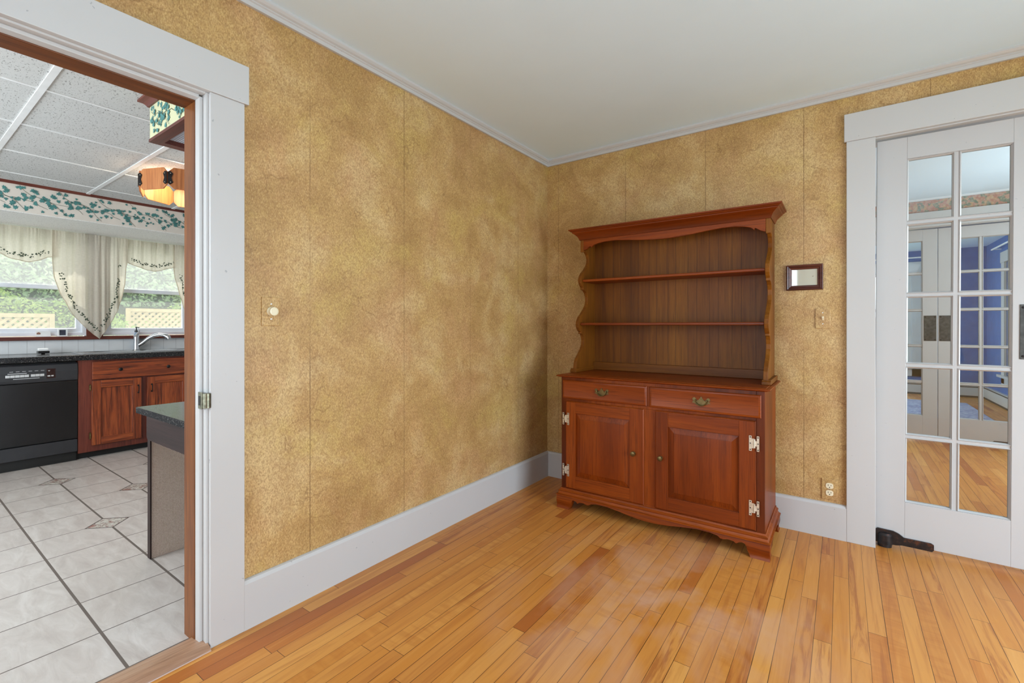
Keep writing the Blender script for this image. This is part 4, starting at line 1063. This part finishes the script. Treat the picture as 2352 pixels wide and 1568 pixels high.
def oak_door(a, b, pull_y, hs):
    z0, z1 = .115, .678; w_ = .062
    m = MB(); m.box(FX, FX + .019, a, a + w_, z0, z1); m.box(FX, FX + .019, b - w_, b, z0, z1)
    m.cur = 1; m.box(FX, FX + .0188, a + w_, b - w_, z0, z0 + w_); m.box(FX, FX + .0188, a + w_, b - w_, z1 - w_, z1)
    d_ = m.build('door', ['oakZ', 'oakY'], t, bevel=.004)
    p = MB(); p.loft(p.rectsweep(a + w_ - .002, b - w_ + .002, z0 + w_ - .002, z1 - w_ + .002, [(0, .010), (.006, .0095), (.010, .006), (.014, .006)], 'x', FX), True, False, True); p.build('panel', 'oakZ', d_)
    q = MB(); q.tube([(FX + .018, pull_y, .545), (FX + .036, pull_y, .55), (FX + .038, pull_y, .575), (FX + .036, pull_y, .60), (FX + .018, pull_y, .605)], .004, 8); q.box(FX + .018, FX + .021, pull_y - .007, pull_y + .007, .535, .55); q.box(FX + .018, FX + .021, pull_y - .007, pull_y + .007, .60, .615)
    q.build('pull', 'iron', d_, smooth=True)
    for hz in (.62, .20):
        hy = a - .008 if hs < 0 else b + .008
        g = MB(); g.box(FX + .0, FX + .006, hy - .006, hy + .006, hz - .028, hz + .028); g.tube([(FX + .010, hy, hz - .02), (FX + .010, hy, hz + .02)], .005, 8); g.build('hinge', 'brass', d_)
oak_door(-1.942, -1.590, -1.615, -1)
oak_door(-1.548, -1.19, -1.512, 1)

# ------------------------------------------------------------------ peninsula bar and the papered light box above it
def grass_mat():
    k = M('woven_panel'); x, y, z = k.sep(k.pos())
    W_ = 1000.0
    a = k.math('SINE', k.math('MULTIPLY', k.math('ADD', z, y), W_)); b = k.math('SINE', k.math('MULTIPLY', k.math('SUBTRACT', z, y), W_))
    sel = k.math('GREATER_THAN', k.math('FRACT', k.math('MULTIPLY', y, 72.0)), 0.5)
    hb = k.math('ADD', k.math('MULTIPLY', a, sel), k.math('MULTIPLY', b, k.math('SUBTRACT', 1.0, sel)))
    ns = k.noise(k.map(k.pos(), (260, 260, 260)), 1.0, 2.0)
    f = k.math('ADD', k.math('MULTIPLY', k.math('ADD', hb, 1.0), .28), k.math('MULTIPLY', ns, .44))
    c = k.ramp(f, [(0.2, C(146, 124, 112)), (0.5, C(208, 188, 176)), (0.8, C(240, 228, 218))])
    return k.done(k.bsdf(c, .85, 0, .2, k.bump(hb, .3, .002)))
MAT['woven'] = grass_mat()
t = thing('peninsula_table', 'low black topped peninsula counter with a woven panel leg behind the doorway', 'counter', (-.6, -1.4, 0))
B(-.985, -.36, -2.302, -1.35, .727, .757).build('counter_slab', 'granite', t, bevel=.002)
B(-.987, -.358, -2.304, -2.3022, .728, .7555).build('edge_band', 'granite_matte', t)
m = MB(); m.prism([(-.895, .727), (-.895, .625), (-.892, .614), (-.880, .606), (-.37, .606), (-.37, .727)], 'y', -2.288, -2.262); m.box(-.895, -.875, -2.262, -1.37, .606, .727)
m.build('apron', 'espressoX', t, bevel=.002)
B(-.945, -.925, -2.262, -1.37, .003, .727).build('leg_panel', 'woven', t)
B(-.958, -.922, -2.265, -2.259, .003, .70).build('panel_edge', 'espressoZ', t)

t = thing('soffit_light_box', 'ivy papered light box with wooden cornice hanging over the peninsula', 'light box', (-.53, -2.0, 2.08))
bx0, bx1, by0, by1, bz0, bz1 = -.935, -.16, -2.262, -1.55, 2.082, KH - .001
m = MB(); m.box(bx0, bx1, by0, by0 + .018, bz0, bz1); m.box(bx0, bx0 + .018, by0 + .018, by1, bz0, bz1); m.box(bx0, bx1, by1 - .018, by1, bz0, bz1); m.box(bx1 - .018, bx1, by0 + .018, by1 - .018, bz0, bz1)
ivy(m, lambda u, v: (u, by0 - .0008 - .0001 * LIFT[0], v), bx0 + .01, bx1, bz0 + .004, bz1 - .03, .22, .026, 12)
m.build('papered_sides', ['cream_paper_y', 'teal', 'vine'], t, recalc=False)
m = MB(); m.loft(m.rectsweep(bx0 - .004, bx1, by0 - .004, by1 + .004, [(0, bz0 + .004), (0, bz0 - .010), (.05, bz0 - .010), (.055, bz0 + .012), (.022, bz0 + .012)], 'z', 0), True); m.build('bottom_frame', 'mahogX', t)
def diff_mat():
    k = M('ribbed_diffuser'); x = k.sep(k.pos())[1]
    r = k.math('SINE', k.math('MULTIPLY', x, 620.0))
    return k.done(k.bsdf(k.ramp(k.math('MULTIPLY', k.math('ADD', r, 1.0), .5), [(0, C(186, 194, 212)), (1, C(232, 238, 246))]), .25, 0, .5, k.bump(r, .4, .003)))
MAT['diffuser'] = diff_mat()
B(bx0 + .04, bx1 - .03, by0 + .04, by1 - .03, bz0 + .012, bz0 + .018).build('diffuser', 'diffuser', t)
cp2 = [(0, bz1 - .034), (.008, bz1 - .034), (.014, bz1 - .024), (.026, bz1 - .014), (.040, bz1 - .010), (.040, bz1), (0, bz1)]
m = MB(); m.loft([[(bx1, by0 - d_, z) for d_, z in cp2], [(bx0 - d_, by0 - d_, z) for d_, z in cp2], [(bx0 - d_, by1, z) for d_, z in cp2]], True, True, True); m.build('cornice', 'mahogX', t, smooth=True, ang=30)

# ceiling lamp: ring of eight wooden plates joined by iron straps
lx, ly = -2.10, -1.675
t = thing('ceiling_lamp', 'octagonal ceiling lamp of wooden plates and iron straps, lit warm', 'ceiling lamp', (lx, ly, KH))
MB().lathe((lx, ly, KH - .030), [(.11, .030), (.11, .022), (.095, .006), (.05, 0), (0, 0)], 'z', 32).build('ceiling_plate', 'cream_paper', t, smooth=True)
rr = .285; zt, zb = 2.243, 2.098
side = 2 * rr * math.tan(math.pi / 8)
for k in range(8):
    a = k * math.pi / 4 + R(24)
    def P(u, v, o=0.0): return (lx + math.cos(a) * (rr + o) - math.sin(a) * u, ly + math.sin(a) * (rr + o) + math.cos(a) * u, v)
    h = side / 2 - .003; ch = .030
    pts = [(-h + ch, zb), (h - ch, zb), (h, zb + ch), (h, zt - ch), (h - ch, zt), (-h + ch, zt), (-h, zt - ch), (-h, zb + ch)]
    m = MB(); m.loft([[P(u, v, -.005) for u, v in pts], [P(u, v, .005) for u, v in pts]], True, True, True)
    m.build('wooden_plate', 'lampwoodZ', t, bevel=.002)
    a2 = a + math.pi / 8; R2 = rr / math.cos(math.pi / 8)
    m = MB()
    for sg in (-1, 1):
        dirx, diry = -math.sin(a2 + sg * math.pi / 8) * sg, math.cos(a2 + sg * math.pi / 8) * sg
        ox, oy = math.cos(a2 + sg * math.pi / 8), math.sin(a2 + sg * math.pi / 8)
        c0 = (lx + math.cos(a2) * R2, ly + math.sin(a2) * R2)
        def Q(u, v, o): return (c0[0] + dirx * u + ox * o, c0[1] + diry * u + oy * o, v)
        zc = (zt + zb) / 2
        pp = [(0, zc - .040), (.014, zc - .046), (.030, zc - .030), (.020, zc), (.030, zc + .030), (.014, zc + .046), (0, zc + .040)]
        m.loft([[Q(u, v, .0055) for u, v in pp], [Q(u, v, .0085) for u, v in pp]], True, True, True)
    st = m.build('strap', 'iron', t)
    for sg in (-1, 1):
        aa = a2 + sg * math.pi / 8
        for dz in (-.030, .030):
            c0 = Vector((lx + math.cos(a2) * R2 - math.sin(aa) * sg * .016 + math.cos(aa) * .009, ly + math.sin(a2) * R2 + math.cos(aa) * sg * .016 + math.sin(aa) * .009, (zt + zb) / 2 + dz))
            B(c0.x - .003, c0.x + .003, c0.y - .003, c0.y + .003, c0.z - .003, c0.z + .003).build('stud', 'nickel', st, bevel=.002)
m = MB()
for a in (R(0), R(90)):
    c_, s_ = math.cos(a), math.sin(a)
    m.tube([(lx - c_ * (rr - .006), ly - s_ * (rr - .006), zt - .012), (lx + c_ * (rr - .006), ly + s_ * (rr - .006), zt - .012)], .006, 6)
m.tube([(lx, ly, KH - .03), (lx, ly, zt - .03)], .012, 8)
m.build('spider', 'brass', t)
k = M('warm_bulb'); MAT['bulb'] = k.done(k.n('ShaderNodeEmission', {'Color': (1, .72, .36, 1), 'Strength': 7.0}).outputs[0])
MB().lathe((lx + .05, ly + .08, 2.135), [(.0, 0), (.018, .010), (.026, .03), (.022, .055), (.013, .07), (.013, .082), (0, .083)], 'z', 20).build('bulb', 'bulb', t, smooth=True)
pd = bpy.data.lights.new('lamp_light', 'POINT'); pd.energy = 12; pd.color = (1, .84, .62); pd.shadow_soft_size = .05
po = bpy.data.objects.new('lamp_light', pd); COL.objects.link(po); po.location = (lx - .06, ly - .04, 2.235)

# ------------------------------------------------------------------ garden outside the kitchen windows
lawn = plain('garden_grass', C(96, 120, 62), .9, wob=.4, scale=3)
struct(B(-16, WX - .14, -9, 7, -.5, -.4), 'ground_garden', lawn, 'green lawn outside the kitchen windows', 'lawn')
struct(B(-4.0, 16, 7.48, 20, -.5, -.4), 'ground_yard', lawn, 'green yard outside the blue room windows', 'lawn')
struct(B(4.4, 16, -9, 7.46, -.5, -.4), 'ground_side', lawn, 'green yard beside the house', 'lawn')
MAT['leaf'] = leafmat('hedge_leaves', C(62, 92, 40), C(122, 152, 76), C(196, 204, 124))
MAT['leaf2'] = leafmat('pale_tree_leaves', C(112, 142, 100), C(164, 186, 138), C(212, 222, 180))
MAT['twig'] = plain('hedge_twigs', C(52, 56, 36), .9, wob=.3)
def leaf_mass(name, mat, label, cat, x0, x1, y0, y1, z0, z1, n, size, seed, solid=True):
    rg = random.Random(seed); m = MB()
    m.cur = 1
    if solid: m.box(x0 - .35, x0 - .1, y0, y1, z0, z1 - .25)
    m.cur = 0
    for _ in range(n):
        y = rg.uniform(y0, y1)
        top = z1 - .22 + .16 * math.sin(y * 2.3) + .10 * math.sin(y * 5.1 + 1)
        z = z0 + (top - z0) * rg.random() ** .85
        x = rg.uniform(x0, x1) + .10 * math.sin(y * 3.1 + z * 2) + .07 * math.sin(z * 5 + y)
        d_ = Vector((rg.gauss(.6, .5), rg.gauss(0, .6), rg.gauss(.5, .5))).normalized()
        a = d_.cross(Vector((rg.gauss(0, 1), rg.gauss(0, 1), rg.gauss(0, 1)))).normalized(); b = d_.cross(a)
        s_ = size * rg.uniform(.6, 1.3); c_ = Vector((x, y, z))
        m.add([c_ - a * s_, c_ - b * s_ * .5, c_ + a * s_, c_ + b * s_ * .5], [(0, 1, 2, 3)])
    o = m.build(name, [mat, 'twig'], recalc=False); return tag(o, label, cat, 'stuff')
leaf_mass('hedge', 'leaf', 'leafy green hedge growing behind the lattice fence', 'hedge', -7.5, -7.0, -4.5, 2.5, -.4, 1.72, 30000, .027, 21)
leaf_mass('shrub', 'leaf', 'bushy green shrub in front of the lattice fence', 'shrub', -6.55, -6.2, -1.45, -.72, -.4, 1.50, 4500, .027, 25, False)
leaf_mass('tree_foliage', 'leaf2', 'pale sunlit tree foliage above the hedge', 'foliage', -11.2, -10.2, -7, 5, 0.4, 4.2, 26000, .052, 22)
def lattice(label, y0, y1, z0, z1, X=-6.72):
    t = thing('lattice_panel', label, 'lattice fence', (X, (y0 + y1) / 2, z0), 'lattice fence panels in the garden')
    m = MB(); m.box(X - .02, X + .02, y0, y0 + .05, -.4, z1); m.box(X - .02, X + .02, y1 - .05, y1, -.4, z1); m.box(X - .018, X + .018, y0 + .05, y1 - .05, z1 - .05, z1); m.box(X - .018, X + .018, y0 + .05, y1 - .05, z0, z0 + .05)
    m.build('frame', lat, t)
    s_ = MB(); w_, h_ = y1 - y0 - .06, z1 - z0 - .06; step = .085
    for dx, sg in ((.006, 1), (-.006, -1)):
        o = -h_
        while o < w_:
            a0, a1 = max(0, o), min(w_, o + h_)
            if a1 - a0 > .03:
                p0 = (a0, a0 - o); p1 = (a1, a1 - o)
                if sg < 0: p0, p1 = (w_ - p0[0], p0[1]), (w_ - p1[0], p1[1])
                q = .0125
                vs = []
                for xx in (X + dx - .004, X + dx + .004):
                    for (a, b) in (p0, p1):
                        vs += [(xx, y0 + .03 + a - q, z0 + .03 + b + q * sg), (xx, y0 + .03 + a + q, z0 + .03 + b - q * sg)]
                s_.add(vs, [(0, 1, 3, 2), (4, 6, 7, 5), (0, 2, 6, 4), (1, 5, 7, 3), (0, 4, 5, 1), (2, 3, 7, 6)])
            o += step
    s_.build('slats', lat, t)
lat = plain('tan_lattice', C(196, 170, 132), .8, wob=.12)
lattice('tan lattice fence panel seen through the window above the sink', -.86, .30, -.2, 1.42)
lattice('tan lattice fence panel seen through the left kitchen window', -3.4, -1.62, -.2, 1.32)
